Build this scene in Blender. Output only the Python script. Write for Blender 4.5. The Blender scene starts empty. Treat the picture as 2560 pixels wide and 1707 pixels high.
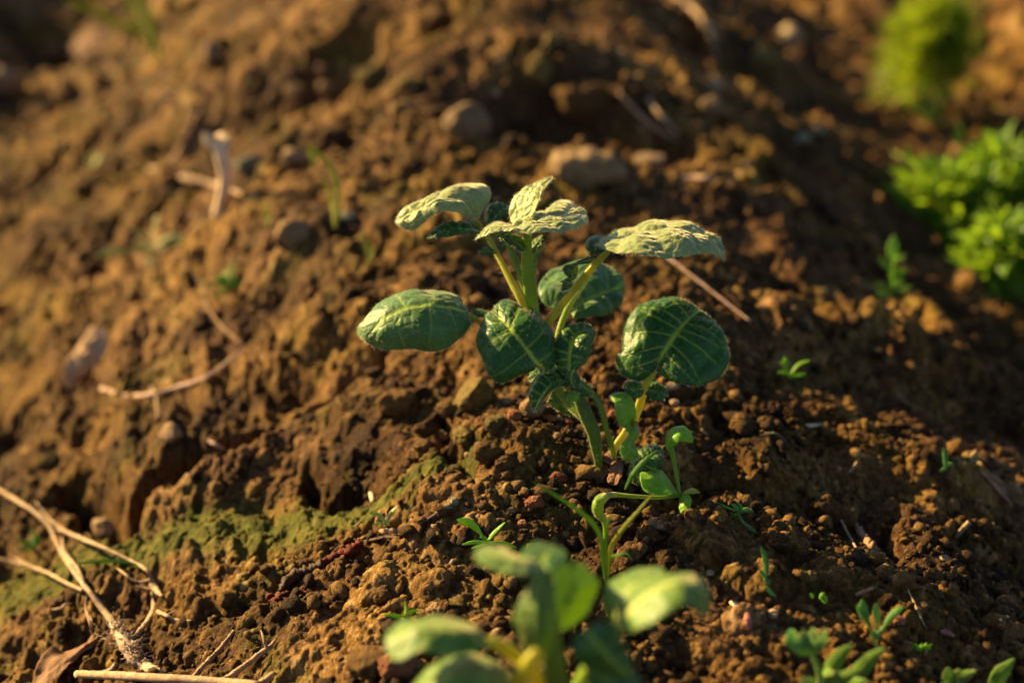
import bpy, math, random
import numpy as np
from mathutils import Vector
RNG = np.random.default_rng(7)
random.seed(7)
sc = bpy.context.scene
COL = sc.collection

# ------------------------------------------------------------------ camera
CAM = np.array([0.0, 0.0, 0.32])
PITCH = math.radians(28.0)
FPX = 50.0 / 36.0 * 2560.0
FWD = np.array([0.0, math.cos(PITCH), -math.sin(PITCH)])
UPV = np.array([0.0, math.sin(PITCH), math.cos(PITCH)])
RGT = np.array([1.0, 0.0, 0.0])
cd = bpy.data.cameras.new('camera'); cam = bpy.data.objects.new('camera', cd); COL.objects.link(cam)
cam.location = CAM; cam.rotation_euler = (math.radians(90) - PITCH, 0, 0)
cd.lens = 50; cd.sensor_width = 36; cd.clip_start = 0.01; cd.clip_end = 200
cd.dof.use_dof = True; cd.dof.focus_distance = 0.54; cd.dof.aperture_fstop = 5.2; cd.dof.aperture_blades = 0
sc.camera = cam

# enlarged crops of the photograph used as rulers: name -> (x0, y0, scale)
CROP = {0: (0, 0, 1.0), 'V': (0, 0, 2352 / 2560), 1: (860, 420, 3.267), 2: (1300, 420, 3.267), 3: (1100, 720, 2.614),
        4: (900, 1200, 2.352), 5: (1800, 0, 1.96), 6: (0, 1150, 2.613), 7: (0, 250, 1.96), 8: (1700, 800, 1.729),
        9: (0, 0, 2.613), 10: (900, 0, 2.613), 11: (1760, 1300, 2.94), 12: (850, 850, 3.485)}
def px(c, x, y):
    a, b, s = CROP[c]; return a + x / s, b + y / s
def ray(X, Y):
    return FWD + (X - 1280.0) / FPX * RGT - (Y - 853.5) / FPX * UPV
def at(X, Y, depth):
    return CAM + depth * ray(X, Y)

# ------------------------------------------------------------------ noise
def hsh(ix, iy, seed):
    with np.errstate(over='ignore'):
        h = (ix.astype(np.int64) * 374761393 + iy.astype(np.int64) * 668265263 + int(seed) * 1442695041) & 0xFFFFFFFF
        h = ((h ^ (h >> 13)) * 1274126177) & 0xFFFFFFFF
        h = ((h ^ (h >> 16)) * 2246822519) & 0xFFFFFFFF
        h = h ^ (h >> 15)
    return (h & 0xFFFFFF).astype(np.float64) / 16777216.0
def perlin(x, y, seed):
    ix = np.floor(x); iy = np.floor(y); fx = x - ix; fy = y - iy
    u = fx * fx * fx * (fx * (fx * 6 - 15) + 10); v = fy * fy * fy * (fy * (fy * 6 - 15) + 10)
    def g(a, b, dx, dy):
        t = hsh(a, b, seed) * 2 * np.pi
        return np.cos(t) * dx + np.sin(t) * dy
    n00 = g(ix, iy, fx, fy); n10 = g(ix + 1, iy, fx - 1, fy)
    n01 = g(ix, iy + 1, fx, fy - 1); n11 = g(ix + 1, iy + 1, fx - 1, fy - 1)
    return ((n00 * (1 - u) + n10 * u) * (1 - v) + (n01 * (1 - u) + n11 * u) * v) * 1.5
def fbm(x, y, seed, o=4, g=0.5):
    r = 0; a = 1.0; f = 1.0
    for i in range(o):
        r = r + a * perlin(x * f, y * f, seed + i * 17); a *= g; f *= 2.03
    return r
def blobs(x, y, cell, seed, dens=0.8, rmin=0.3, rmax=0.62, squash=0.8):
    """rounded crumbs scattered over cells: returns height (m) and a random tone per crumb"""
    X = x / cell; Y = y / cell; ix = np.floor(X); iy = np.floor(Y)
    best = np.zeros_like(X); tone = np.full_like(X, 0.5)
    for a in (-1, 0, 1):
        for b in (-1, 0, 1):
            cx = ix + a; cy = iy + b
            jx = hsh(cx, cy, seed); jy = hsh(cx, cy, seed + 1); rr = hsh(cx, cy, seed + 2); on = hsh(cx, cy, seed + 3) < dens
            r = rmin + (rmax - rmin) * rr * rr
            e = hsh(cx, cy, seed + 4) * 6.28; dx = X - cx - jx; dy = Y - cy - jy
            ca, sa = np.cos(e), np.sin(e)
            u = dx * ca + dy * sa; v = (-dx * sa + dy * ca) * (1.15 + 0.5 * hsh(cx, cy, seed + 5))
            k = 1 - (u * u + v * v) / (r * r)
            h = np.where(on & (k > 0), r * np.maximum(k, 0) ** .72, 0)
            m = h > best
            best = np.where(m, h, best); tone = np.where(m, rr * 0 + hsh(cx, cy, seed + 6), tone)
    return best * cell * squash, tone
def hsh3(ix, iy, iz, seed):
    h = (ix * 374761393 + iy * 668265263 + iz * 2147483647 + int(seed) * 1442695041) & 0xFFFFFFFF
    h = ((h ^ (h >> 13)) * 1274126177) & 0xFFFFFFFF
    h = ((h ^ (h >> 16)) * 2246822519) & 0xFFFFFFFF
    return ((h ^ (h >> 15)) & 0xFFFFFF).astype(np.float32) / 16777216.0
def vnoise3(x, y, z, seed):
    """smooth 3-D value noise, -1..1"""
    ix = np.floor(x); iy = np.floor(y); iz = np.floor(z)
    u, v, w = [(f * f * (3 - 2 * f)).astype(np.float32) for f in (x - ix, y - iy, z - iz)]
    ix = ix.astype(np.int64); iy = iy.astype(np.int64); iz = iz.astype(np.int64)
    r = 0
    for a in (0, 1):
        for b in (0, 1):
            for c in (0, 1):
                r = r + hsh3(ix + a, iy + b, iz + c, seed) * (u if a else 1 - u) * (v if b else 1 - v) * (w if c else 1 - w)
    return r * 2 - 1
def sstep(a, b, x):
    t = np.clip((x - a) / (b - a), 0, 1); return t * t * (3 - 2 * t)

# ------------------------------------------------------------------ terrain
YAW = math.radians(5.0)
def uv_ridge(x, y):
    x0 = x - 0.035; y0 = y - 0.5
    return x0 * math.cos(YAW) + y0 * math.sin(YAW), -x0 * math.sin(YAW) + y0 * math.cos(YAW)
def macro(x, y):
    u, v = uv_ridge(x, y)
    uu = u + 0.02 * perlin(x * 1.7, y * 1.7, 5)
    p = 0.5 * (np.cos(2 * np.pi * uu / 0.95) - 1)
    z = (0.184 - .034 * sstep(-.05, .12, u)) * np.sign(p) * np.abs(p) ** 1.15
    z = z + 0.010 * perlin(x * 5.2, y * 5.2, 11) + 0.003 * perlin(x * 14, y * 14, 12)
    return z
def march(hf, X, Y, d0=0.25, d1=3.2, n=900):
    r = ray(X, Y); d = np.linspace(d0, d1, n)
    P = CAM[None] + d[:, None] * r[None]
    below = P[:, 2] < hf(P[:, 0], P[:, 1])
    i = int(np.argmax(below)) if below.any() else n - 1
    a, b = d[max(i - 1, 0)], d[i]
    dd = np.linspace(a, b, 40); P = CAM[None] + dd[:, None] * r[None]
    k = int(np.argmax(P[:, 2] < hf(P[:, 0], P[:, 1])))
    return P[k], dd[k]
def mpath(c, pts):
    return [march(macro, *px(c, *p))[0][:2] for p in pts]
def polydist(x, y, pts):
    d = np.full_like(x, 9.0); tt = np.zeros_like(x); n = len(pts) - 1
    for i in range(n):
        ax, ay = pts[i]; bx, by = pts[i + 1]; vx, vy = bx - ax, by - ay
        t = np.clip(((x - ax) * vx + (y - ay) * vy) / (vx * vx + vy * vy + 1e-12), 0, 1)
        e = np.hypot(x - ax - t * vx, y - ay - t * vy); m = e < d
        d = np.where(m, e, d); tt = np.where(m, (i + t) / n, tt)
    return d, tt
CRACKS = [(mpath('V', [(165, 1085), (205, 1135), (290, 1215), (312, 1140), (400, 1078), (520, 1040), (640, 960), (770, 862), (880, 800)]), .0065, .026),
          (mpath('V', [(290, 1215), (300, 1150), (350, 1095), (420, 1080)]), .006, .016),
          (mpath(6, [(2020, 0), (2070, 190), (2200, 170), (2352, 120)]), .0030, .011),
          (mpath(12, [(300, 1270), (560, 1200), (900, 1120)]), .002, .004),
          (mpath(12, [(950, 640), (930, 900), (1080, 1120), (1160, 1300)]), .0028, .009),
          (mpath(11, [(2060, 760), (2100, 1000), (2250, 1190)]), .003, .006),
          (mpath(11, [(1380, 20), (1320, 300), (1500, 420)]), .003, .004),
          (mpath(6, [(1380, 1050), (1700, 920), (1900, 760), (2100, 700), (2352, 560)]), .0022, .005)]
MOSS = mpath(0, [(-60, 1500), (180, 1430), (420, 1370), (640, 1310), (820, 1290), (1000, 1240), (1150, 1180)])
MOUNDS = []
for c, x, y, r, h in [(12, 1620, 900, .024, .006), (12, 760, 1300, .02, .005), (12, 560, 1000, .016, .005), ('V', 1000, 680, .03, .012),
                      ('V', 620, 870, .03, -.012), ('V', 760, 800, .025, -.012), ('V', 1000, 1010, .01, -.003), ('V', 700, 130, .10, -.035), ('V', 1250, 240, .05, -.022),
                      ('V', 1490, 300, .05, -.02), ('V', 1800, 210, .06, -.02), ('V', 840, 60, .08, -.02), ('V', 1620, 110, .05, -.015), ('V', 1240, 120, .05, .012),
                      ('V', 1300, 390, .04, .012), ('V', 700, 560, .02, .01), ('V', 130, 120, .06, -.02), (11, 1500, 200, .02, .006), (11, 1250, 160, .02, -.007),
                      ('V', 1750, 1040, .02, .007), ('V', 1560, 1120, .02, -.004), ('V', 2000, 1010, .02, .008), ('V', 250, 1235, .02, .006), ('V', 60, 1250, .03, -.012),
                      ('V', 900, 1330, .02, .004), ('V', 1380, 930, .03, -.004), ('V', 1650, 720, .04, .008), ('V', 2050, 800, .035, .01), ('V', 1900, 660, .04, -.01), (4, 1700, 110, .018, -.007), (4, 1600, 60, .012, -.004), (4, 745, 360, .010, .002)]:
    p = march(macro, *px(c, x, y))[0]; MOUNDS.append((p[0], p[1], r, h * (1.5 if h < -.014 else 1)))
def height(x, y, full=False):
    z = macro(x, y)
    for mx, my, r, h in MOUNDS:
        wx = x + .3 * r * perlin(x / r, y / r, 3)
        z = z + h * np.exp(-(((wx - mx) ** 2 + (y - my) ** 2) / (r * r)) ** 1.4)
    wx = x + 0.006 * perlin(x * 45, y * 45, 21) + 0.001 * perlin(x * 160, y * 160, 23)
    wy = y + 0.006 * perlin(x * 45, y * 45, 22) + 0.001 * perlin(x * 160, y * 160, 24)
    d, t = polydist(wx, wy, MOSS)
    wid = .015 + .012 * (1 - t) + .009 * perlin(x * 60, y * 60, 31)
    moss = sstep(1.15, .2, d / np.maximum(wid, .002) + .35 * fbm(x * 130, y * 130, 33, 3, .6))
    u, v = uv_ridge(x, y)
    # how crumbly each place is: smooth washed left flank, granular right side and crest
    rough = sstep(-.30, -.02, u) * .6 + .4
    rough = rough * (.55 + .6 * sstep(-.5, .5, fbm(x * 9, y * 9, 41, 2))) * (1 - .85 * moss)
    far = sstep(1.0, 4.0, np.hypot(x, y))
    flow = fbm(u * 34 + 2 * perlin(x * 6, y * 6, 4), v * 10 + u * 8, 51, 4, .5)          # rills running down the flanks
    z = z + (.0085 * flow - .004 * np.abs(fbm(u * 70 + perlin(x * 9, y * 9, 6), v * 22 + u * 14, 55, 3)) * (u < 0)) * sstep(.03, .2, np.abs(u)) * (1 - .8 * moss)
    rid = 1 - np.abs(fbm(wx * 24, wy * 24, 61, 3))
    z = z + .010 * (rid - .6) * (.55 + .45 * rough) * (1 - .7 * moss)
    z = z + .010 * fbm(x * 11, y * 11, 65, 2) * (1 - .6 * moss)
    b1, t1 = blobs(wx, wy, .034, 101, .45, .22, .5, .55); b2, t2 = blobs(wx, wy, .0135, 111, .36, .25, .58, .65)
    b3, t3 = blobs(wx, wy, .0048, 121, .6, .25, .6, .85); b4, t4 = blobs(x, y, .0024, 131, .75, .3, .62, .95)
    m2 = sstep(-.25, .25, perlin(x * 14, y * 14, 71)); m3 = sstep(-.35, .15, perlin(x * 22, y * 22, 72))
    q2 = .35 + .75 * m2; q3 = .3 + .85 * m3
    z = z + (b1 * .7 + b2 * .8 * q2) * (.3 + .7 * rough) * (1 - .7 * moss) + (b3 * q3 * .9 + b4 * .45) * rough
    z = z + .0008 * fbm(x * 120, y * 120, 81, 2, .5) * (1 - .5 * moss) + .0030 * moss * fbm(x * 75, y * 75, 83, 4, .6)
    for pts, w, dep in CRACKS:
        dd, tt = polydist(wx, wy, pts)
        z = z - 1.9 * dep * np.exp(-(dd / w / 1.15) ** 2) * np.minimum(1, 4 * np.minimum(tt + .1, 1 - tt + .1))
    if not full: return z
    tone = .5 + (t1 - .5) * (b1 > 0) * .35 + (t2 - .5) * (b2 > 0) * .45 * q2 + (t3 - .5) * (b3 > 0) * .5 + (t4 - .5) * (b4 > 0) * .45
    tone = tone + .25 * fbm(x * 12, y * 12, 91, 3)
    return z, np.clip(tone, 0, 1), moss
def ground(c, x, y):
    """point of the soil surface and its depth along the lens axis, where the photo shows spot (x, y)"""
    X, Y = px(c, x, y); d = march(macro, X, Y)[1]; return march(height, X, Y, d * .86 - .02, d * 1.2 + .03, 260)
def gz(x, y):
    return float(height(np.array([x]), np.array([y]))[0])
def gnormal(x, y, e=.004):
    a = height(np.array([x - e, x + e, x, x]), np.array([y, y, y - e, y + e]))
    n = np.array([-(a[1] - a[0]) / (2 * e), -(a[3] - a[2]) / (2 * e), 1.0]); return n / np.linalg.norm(n)

# ------------------------------------------------------------------ mesh helpers
def make_mesh(name, V, F, mats, uv=None, fmat=None, attrs=None, smooth=True):
    V = np.asarray(V, dtype=np.float32); me = bpy.data.meshes.new(name)
    F = np.asarray(F, dtype=np.int32); k = F.shape[1]
    me.vertices.add(len(V)); me.vertices.foreach_set('co', V.ravel())
    me.loops.add(F.size); me.loops.foreach_set('vertex_index', F.ravel())
    me.polygons.add(len(F)); me.polygons.foreach_set('loop_start', np.arange(0, F.size, k, dtype=np.int32))
    try: me.polygons.foreach_set('loop_total', np.full(len(F), k, dtype=np.int32))
    except Exception: pass
    for m in (mats if isinstance(mats, (list, tuple)) else [mats]): me.materials.append(m)
    if fmat is not None: me.polygons.foreach_set('material_index', np.asarray(fmat, dtype=np.int32))
    me.polygons.foreach_set('use_smooth', np.full(len(F), bool(smooth)))
    for an, av in (attrs or {}).items():
        a = me.attributes.new(an, 'FLOAT', 'POINT'); a.data.foreach_set('value', np.asarray(av, dtype=np.float32))
    me.update(); me.validate()
    return me
def cat_mesh(parts):
    """join (V, F, fmat, attrs) tuples with equal face size"""
    V, F, M = [], [], []; A = {}; n = 0
    for p in parts:
        V.append(p[0]); F.append(np.asarray(p[1]) + n)
        M.append(np.full(len(p[1]), p[2]) if np.isscalar(p[2]) else p[2])
        for k, v in p[3].items(): A.setdefault(k, []).append(v)
        n += len(p[0])
    return np.concatenate(V), np.concatenate(F), np.concatenate(M), {k: np.concatenate(v) for k, v in A.items()}
def tag(o, label=None, cat=None, group=None, kind=None):
    if label: o['label'] = label
    if cat: o['category'] = cat
    if group: o['group'] = group
    if kind: o['kind'] = kind
    return o
def link(name, me, parent=None, loc=None):
    o = bpy.data.objects.new(name, me); COL.objects.link(o)
    if parent is not None: o.parent = parent
    if loc is not None: o.location = loc
    return o
def thing(name, label, cat, base, group=None):
    o = bpy.data.objects.new(name, None); COL.objects.link(o); o.location = base; o.empty_display_size = .01
    return tag(o, label, cat, group)
def crom(P, n):
    """Catmull-Rom through the rows of P, resampled evenly to n points"""
    P = np.asarray(P, float)
    if len(P) == 2: return P[0] + (P[1] - P[0]) * np.linspace(0, 1, n)[:, None]
    Q = np.vstack([2 * P[0] - P[1], P, 2 * P[-1] - P[-2]]); out = []
    for i in range(1, len(Q) - 2):
        t = np.linspace(0, 1, 24, endpoint=False)[:, None]
        out.append(.5 * ((2 * Q[i]) + (-Q[i - 1] + Q[i + 1]) * t + (2 * Q[i - 1] - 5 * Q[i] + 4 * Q[i + 1] - Q[i + 2]) * t ** 2
                         + (-Q[i - 1] + 3 * Q[i] - 3 * Q[i + 1] + Q[i + 2]) * t ** 3))
    out.append(P[-1:]); C = np.vstack(out)
    s = np.r_[0, np.cumsum(np.linalg.norm(np.diff(C[:, :3], axis=0), axis=1))]
    q = np.linspace(0, s[-1], n)
    return np.stack([np.interp(q, s, C[:, k]) for k in range(C.shape[1])], 1)
def tube_arr(P, R, n=24, sides=10, rough=0.0, seed=0, flat=1.0, squareness=0.0):
    """tapered stem through the points P with radii R; both ends closed"""
    C = crom(np.c_[np.asarray(P, float), np.asarray(R, float)], n); X = C[:, :3]; r = C[:, 3]
    T = np.gradient(X, axis=0); T /= np.linalg.norm(T, axis=1)[:, None] + 1e-12
    a = np.array([0.3, -1, 0.2]); N = np.cross(T, a); N /= np.linalg.norm(N, axis=1)[:, None] + 1e-12
    B = np.cross(T, N); th = np.linspace(0, 2 * np.pi, sides, endpoint=False); rs = np.random.default_rng(seed)
    V = []
    for i in range(n):
        k = 1 + rough * rs.normal(size=sides) + squareness * np.cos(3 * th)
        V.append(X[i] + r[i] * (np.cos(th) * k)[:, None] * N[i] + r[i] * flat * (np.sin(th) * k)[:, None] * B[i])
    V = np.concatenate(V); F = []
    for i in range(n - 1):
        for j in range(sides):
            k = (j + 1) % sides; F.append((i * sides + j, i * sides + k, (i + 1) * sides + k, (i + 1) * sides + j))
    m = len(V); V = np.vstack([V, X[0], X[-1]])
    for j in range(0, sides, 2):
        a, b, c = j, (j + 1) % sides, (j + 2) % sides
        F.append((m, c, b, a)); o = (n - 1) * sides; F.append((m + 1, o + a, o + b, o + c))
    return V, np.array(F)
def ico(sub=1):
    import bmesh
    bm = bmesh.new(); bmesh.ops.create_icosphere(bm, subdivisions=sub, radius=1)
    V = np.array([v.co[:] for v in bm.verts]); F = np.array([[v.index for v in f.verts] for f in bm.faces]); bm.free()
    return V, F
# ------------------------------------------------------------------ materials
def nodes(name):
    m = bpy.data.materials.new(name); m.use_nodes = True; nt = m.node_tree; nt.nodes.clear()
    return m, nt
class NT:
    def __init__(s, name): s.m, s.t = nodes(name)
    def n(s, typ, ins=None, **kw):
        q = s.t.nodes.new(typ)
        for k, v in kw.items(): setattr(q, k, v)
        for k, v in (ins or {}).items():
            if isinstance(v, bpy.types.NodeSocket): s.t.links.new(v, q.inputs[k])
            else: q.inputs[k].default_value = v
        return q
    def noise(s, scale, det=4, rough=.6, dist=0, vec=None):
        i = {'Scale': scale, 'Detail': det, 'Roughness': rough, 'Distortion': dist}
        if vec is not None: i['Vector'] = vec
        return s.n('ShaderNodeTexNoise', i).outputs['Fac']
    def ramp(s, fac, stops):
        r = s.n('ShaderNodeValToRGB', {'Fac': fac}); e = r.color_ramp.elements
        while len(e) > 1: e.remove(e[-1])
        for k, (p, c) in enumerate(stops):
            q = e[0] if k == 0 else e.new(p)
            q.position = p; q.color = (*c, 1)
        return r.outputs['Color']
    def mix(s, f, a, b, mode='MIX'):
        q = s.n('ShaderNodeMix', data_type='RGBA', blend_type=mode)
        for k, v in ((0, f), (6, a), (7, b)):
            if isinstance(v, bpy.types.NodeSocket): s.t.links.new(v, q.inputs[k])
            else: q.inputs[k].default_value = v if k == 0 else (*v, 1)
        return q.outputs[2]
    def math(s, op, a, b=0.0, clamp=False):
        q = s.n('ShaderNodeMath', operation=op, use_clamp=clamp)
        for k, v in ((0, a), (1, b)):
            if isinstance(v, bpy.types.NodeSocket): s.t.links.new(v, q.inputs[k])
            else: q.inputs[k].default_value = v
        return q.outputs[0]
    def attr(s, name): return s.n('ShaderNodeAttribute', attribute_name=name).outputs['Fac']
    def bump(s, h, dist, strength=1.0, normal=None):
        i = {'Height': h, 'Distance': dist, 'Strength': strength}
        if normal is not None: i['Normal'] = normal
        return s.n('ShaderNodeBump', i).outputs[0]
    def out(s, surf):
        s.n('ShaderNodeOutputMaterial', {'Surface': surf}); return s.m
SAT = 1.0
def soil_mat():
    t = NT('soil'); geo = t.n('ShaderNodeTexCoord').outputs['Object']
    tone = t.attr('tone'); n1 = t.noise(26, 5, .65, .3, geo); n2 = t.noise(420, 4, .7, 0, geo); n3 = t.noise(1500, 3, .7, 0, geo)
    f = t.math('ADD', t.math('MULTIPLY', tone, .50), t.math('MULTIPLY', n2, .36)); f = t.math('ADD', f, t.math('MULTIPLY', n1, .26)); f = t.math('ADD', f, t.math('MULTIPLY', n3, .22)); f = t.math('SUBTRACT', f, .16)
    c = t.ramp(f, [(.28, (.014, .006, .002)), (.40, (.044, .020, .005)), (.52, (.120, .060, .012)), (.64, (.26, .142, .030)), (.80, (.48, .31, .12))])
    # large patches: redder earth, greyer earth and an olive film of algae
    g1 = t.ramp(t.noise(7, 3, .6, .5, geo), [(.40, (0, 0, 0)), (.62, (1, 1, 1))])
    c = t.mix(t.math('MULTIPLY', g1, .7), c, t.mix(1.0, c, (.95, .93, 1.9), 'MULTIPLY'))
    g2 = t.ramp(t.noise(17, 4, .65, .6, geo), [(.50, (0, 0, 0)), (.66, (1, 1, 1))])
    c = t.mix(t.math('MULTIPLY', g2, .75), c, t.mix(1.0, c, (.72, 1.05, .55), 'MULTIPLY'))
    spk = t.ramp(n3, [(.70, (0, 0, 0)), (.78, (1, 1, 1))]); c = t.mix(t.math('MULTIPLY', spk, .35), c, (.50, .36, .22))
    moss = t.attr('moss'); mc = t.ramp(t.noise(110, 6, .7, .4, geo), [(.3, (.040, .050, .005)), (.5, (.085, .094, .011)), (.68, (.17, .145, .026))])
    c = t.mix(t.math('MULTIPLY', moss, .92), c, mc)
    b = t.bump(n2, .0018, 1.0); b = t.bump(n3, .0011, 1.0, b)
    p = t.n('ShaderNodeBsdfPrincipled', {'Base Color': c, 'Roughness': .92, 'Specular IOR Level': .15, 'Normal': b})
    return t.out(p.outputs[0])
def crumb_mat(name, stops, scale=300):
    t = NT(name); geo = t.n('ShaderNodeTexCoord').outputs['Object']; tone = t.attr('tone')
    n2 = t.noise(scale, 4, .7, 0, geo); n3 = t.noise(scale * 4, 3, .7, 0, geo)
    f = t.math('ADD', t.math('MULTIPLY', tone, .5), t.math('MULTIPLY', n2, .5)); c = t.ramp(f, stops)
    b = t.bump(n2, .0014, 1.0); b = t.bump(n3, .0009, 1.0, b)
    return t.out(t.n('ShaderNodeBsdfPrincipled', {'Base Color': c, 'Roughness': .9, 'Specular IOR Level': .2, 'Normal': b}).outputs[0])
def leaf_mat(name, dark, mid, vein, trans, tw=.3, sheen=.5, rough=.5, bumpd=.0004, light=None):
    t = NT(name); geo = t.n('ShaderNodeTexCoord').outputs['Object']
    n1 = t.noise(90, 4, .6, .4, geo); n2 = t.noise(900, 3, .6, 0, geo)
    c = t.ramp(t.math('ADD', t.math('MULTIPLY', n1, .7), t.math('MULTIPLY', n2, .3)), [(.32, dark), (.66, mid)] + ([(.85, light)] if light else []))
    v = t.attr('vein'); c = t.mix(t.math('MULTIPLY', v, .95, True), c, vein)
    tc = t.mix(t.math('MULTIPLY', v, .5, True), t.mix(.55, c, trans), trans)
    b = t.bump(n2, bumpd, .7)
    p = t.n('ShaderNodeBsdfPrincipled', {'Base Color': c, 'Roughness': rough, 'Specular IOR Level': .25, 'Normal': b,
            'Sheen Weight': sheen, 'Sheen Roughness': .35, 'Sheen Tint': (1, .88, .55, 1)})
    tr = t.n('ShaderNodeBsdfTranslucent', {'Color': tc, 'Normal': b})
    return t.out(t.n('ShaderNodeMixShader', {0: tw, 1: p.outputs[0], 2: tr.outputs[0]}).outputs[0])
def dry_mat(name, a, b_, tw=.0, scale=250, stretch=None):
    t = NT(name); geo = t.n('ShaderNodeTexCoord').outputs['Object']
    n1 = t.noise(scale, 4, .65, .6, geo); n2 = t.noise(scale * 4, 3, .6, 0, geo)
    c = t.ramp(t.math('ADD', t.math('MULTIPLY', n1, .65), t.math('MULTIPLY', n2, .35)), [(.32, a), (.66, b_)])
    p = t.n('ShaderNodeBsdfPrincipled', {'Base Color': c, 'Roughness': .8, 'Specular IOR Level': .25, 'Normal': t.bump(n2, .0003, .8)})
    if tw <= 0: return t.out(p.outputs[0])
    tr = t.n('ShaderNodeBsdfTranslucent', {'Color': c})
    return t.out(t.n('ShaderNodeMixShader', {0: tw, 1: p.outputs[0], 2: tr.outputs[0]}).outputs[0])
M_SOIL = soil_mat()
BR = [(.30, (.030, .014, .004)), (.46, (.085, .042, .010)), (.60, (.17, .092, .023)), (.78, (.36, .22, .085))]
M_CLOD = crumb_mat('dry_clod', BR)
M_OLIVE = crumb_mat('olive_clod', [(.30, (.055, .038, .010)), (.46, (.13, .090, .022)), (.62, (.24, .17, .045)), (.8, (.38, .30, .10))])
M_PALE = crumb_mat('pale_stone', [(.3, (.13, .08, .038)), (.5, (.28, .19, .10)), (.7, (.50, .38, .23))], 180)
M_PINK = crumb_mat('pinkish_stone', [(.3, (.11, .058, .025)), (.5, (.23, .14, .065)), (.7, (.46, .33, .19))], 180)
M_RED = crumb_mat('reddish_stone', [(.3, (.10, .035, .015)), (.5, (.20, .075, .03)), (.7, (.32, .14, .06))], 180)
M_TANC = crumb_mat('tan_clod', [(.3, (.085, .048, .020)), (.5, (.19, .12, .052)), (.7, (.34, .23, .11))], 180)
M_GREY = crumb_mat('grey_stone', [(.3, (.09, .085, .05)), (.5, (.17, .16, .10)), (.7, (.30, .27, .18))], 180)
# potato foliage: top face, under face, stems
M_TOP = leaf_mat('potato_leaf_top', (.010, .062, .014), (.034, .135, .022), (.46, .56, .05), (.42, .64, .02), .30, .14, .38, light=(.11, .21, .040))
M_MID = leaf_mat('skylit_dusty_leaf_top', (.030, .105, .028), (.10, .22, .055), (.46, .58, .07), (.42, .64, .03), .28, .4, .42, light=(.26, .34, .10))  # lighter, dusty green with skylight and the sunlit margin put into the colour
M_YOUNG_SUN = leaf_mat('sunlit_downy_young_leaf_top', (.12, .18, .06), (.33, .39, .13), (.50, .54, .12), (.44, .60, .06), .24, 1.0, .42, light=(.64, .60, .30))  # pale young down, with the cream of direct sun also painted into the colour
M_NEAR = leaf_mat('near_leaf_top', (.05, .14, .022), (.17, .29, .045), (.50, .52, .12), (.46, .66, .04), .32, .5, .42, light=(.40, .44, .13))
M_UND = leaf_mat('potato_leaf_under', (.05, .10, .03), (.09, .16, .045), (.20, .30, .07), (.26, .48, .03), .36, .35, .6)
M_WTOP = leaf_mat('weed_leaf_top', (.12, .30, .015), (.25, .48, .025), (.26, .44, .05), (.50, .80, .03), .38, .15, .4)
M_STEM = leaf_mat('green_stem', (.11, .22, .015), (.20, .31, .02), (.3, .36, .05), (.60, .70, .03), .34, .5, .45)
M_YSTEM = leaf_mat('yellow_green_petiole', (.30, .34, .02), (.48, .44, .03), (.5, .5, .05), (.85, .70, .04), .35, .5, .45)
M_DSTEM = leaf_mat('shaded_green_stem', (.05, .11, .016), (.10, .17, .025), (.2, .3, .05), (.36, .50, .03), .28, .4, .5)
M_GRASS = leaf_mat('grass_blade', (.045, .13, .012), (.09, .22, .02), (.2, .34, .05), (.36, .58, .03), .35, .1, .4)
M_YGRASS = leaf_mat('olive_grass_blade', (.20, .24, .015), (.32, .34, .03), (.3, .3, .05), (.55, .60, .03), .38, .1, .5)
M_BUSH = leaf_mat('bush_leaf', (.045, .12, .010), (.13, .25, .015), (.2, .36, .05), (.40, .62, .02), .38, .1, .45)
M_BUSH2 = leaf_mat('feathery_leaf', (.09, .16, .008), (.21, .30, .012), (.2, .36, .05), (.50, .62, .02), .36, .1, .5)
M_DGREEN = leaf_mat('small_weed_leaf', (.05, .15, .025), (.10, .24, .04), (.2, .36, .05), (.30, .6, .04), .30, .2, .45)
M_PALEWEED = leaf_mat('pale_weed_leaf', (.22, .25, .07), (.42, .42, .16), (.4, .4, .2), (.5, .55, .1), .3, .2, .6)
M_DRY = dry_mat('straw', (.15, .085, .042), (.50, .35, .20), .1, 140)
M_PINKDRY = dry_mat('pinkish_dry_stalk', (.24, .13, .085), (.54, .37, .27))
M_DULL = dry_mat('dull_straw', (.15, .085, .045), (.34, .22, .13), 0, 140)
M_WHITE = dry_mat('bleached_stalk', (.42, .27, .14), (.84, .64, .40))
M_TWIG = dry_mat('brown_twig', (.16, .085, .045), (.36, .22, .12))
M_DARKROOT = dry_mat('dark_root', (.030, .016, .008), (.085, .045, .022))
M_DEAD = dry_mat('dead_leaf', (.10, .045, .022), (.26, .13, .06), .15, 120)
M_TAN = dry_mat('tan_dead_leaf', (.36, .21, .10), (.58, .38, .20), .15, 160)
M_RTHR = dry_mat('red_thread', (.035, .006, .003), (.13, .014, .006), 0, 500)
M_PINKPOD = dry_mat('pink_shoot', (.24, .08, .06), (.46, .20, .15), .1)
M_ROOT = dry_mat('fibrous_root', (.20, .13, .08), (.46, .35, .24), 0, 400)
M_HAIR = dry_mat('leaf_hair', (.55, .52, .35), (.75, .70, .50), .4)
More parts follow.
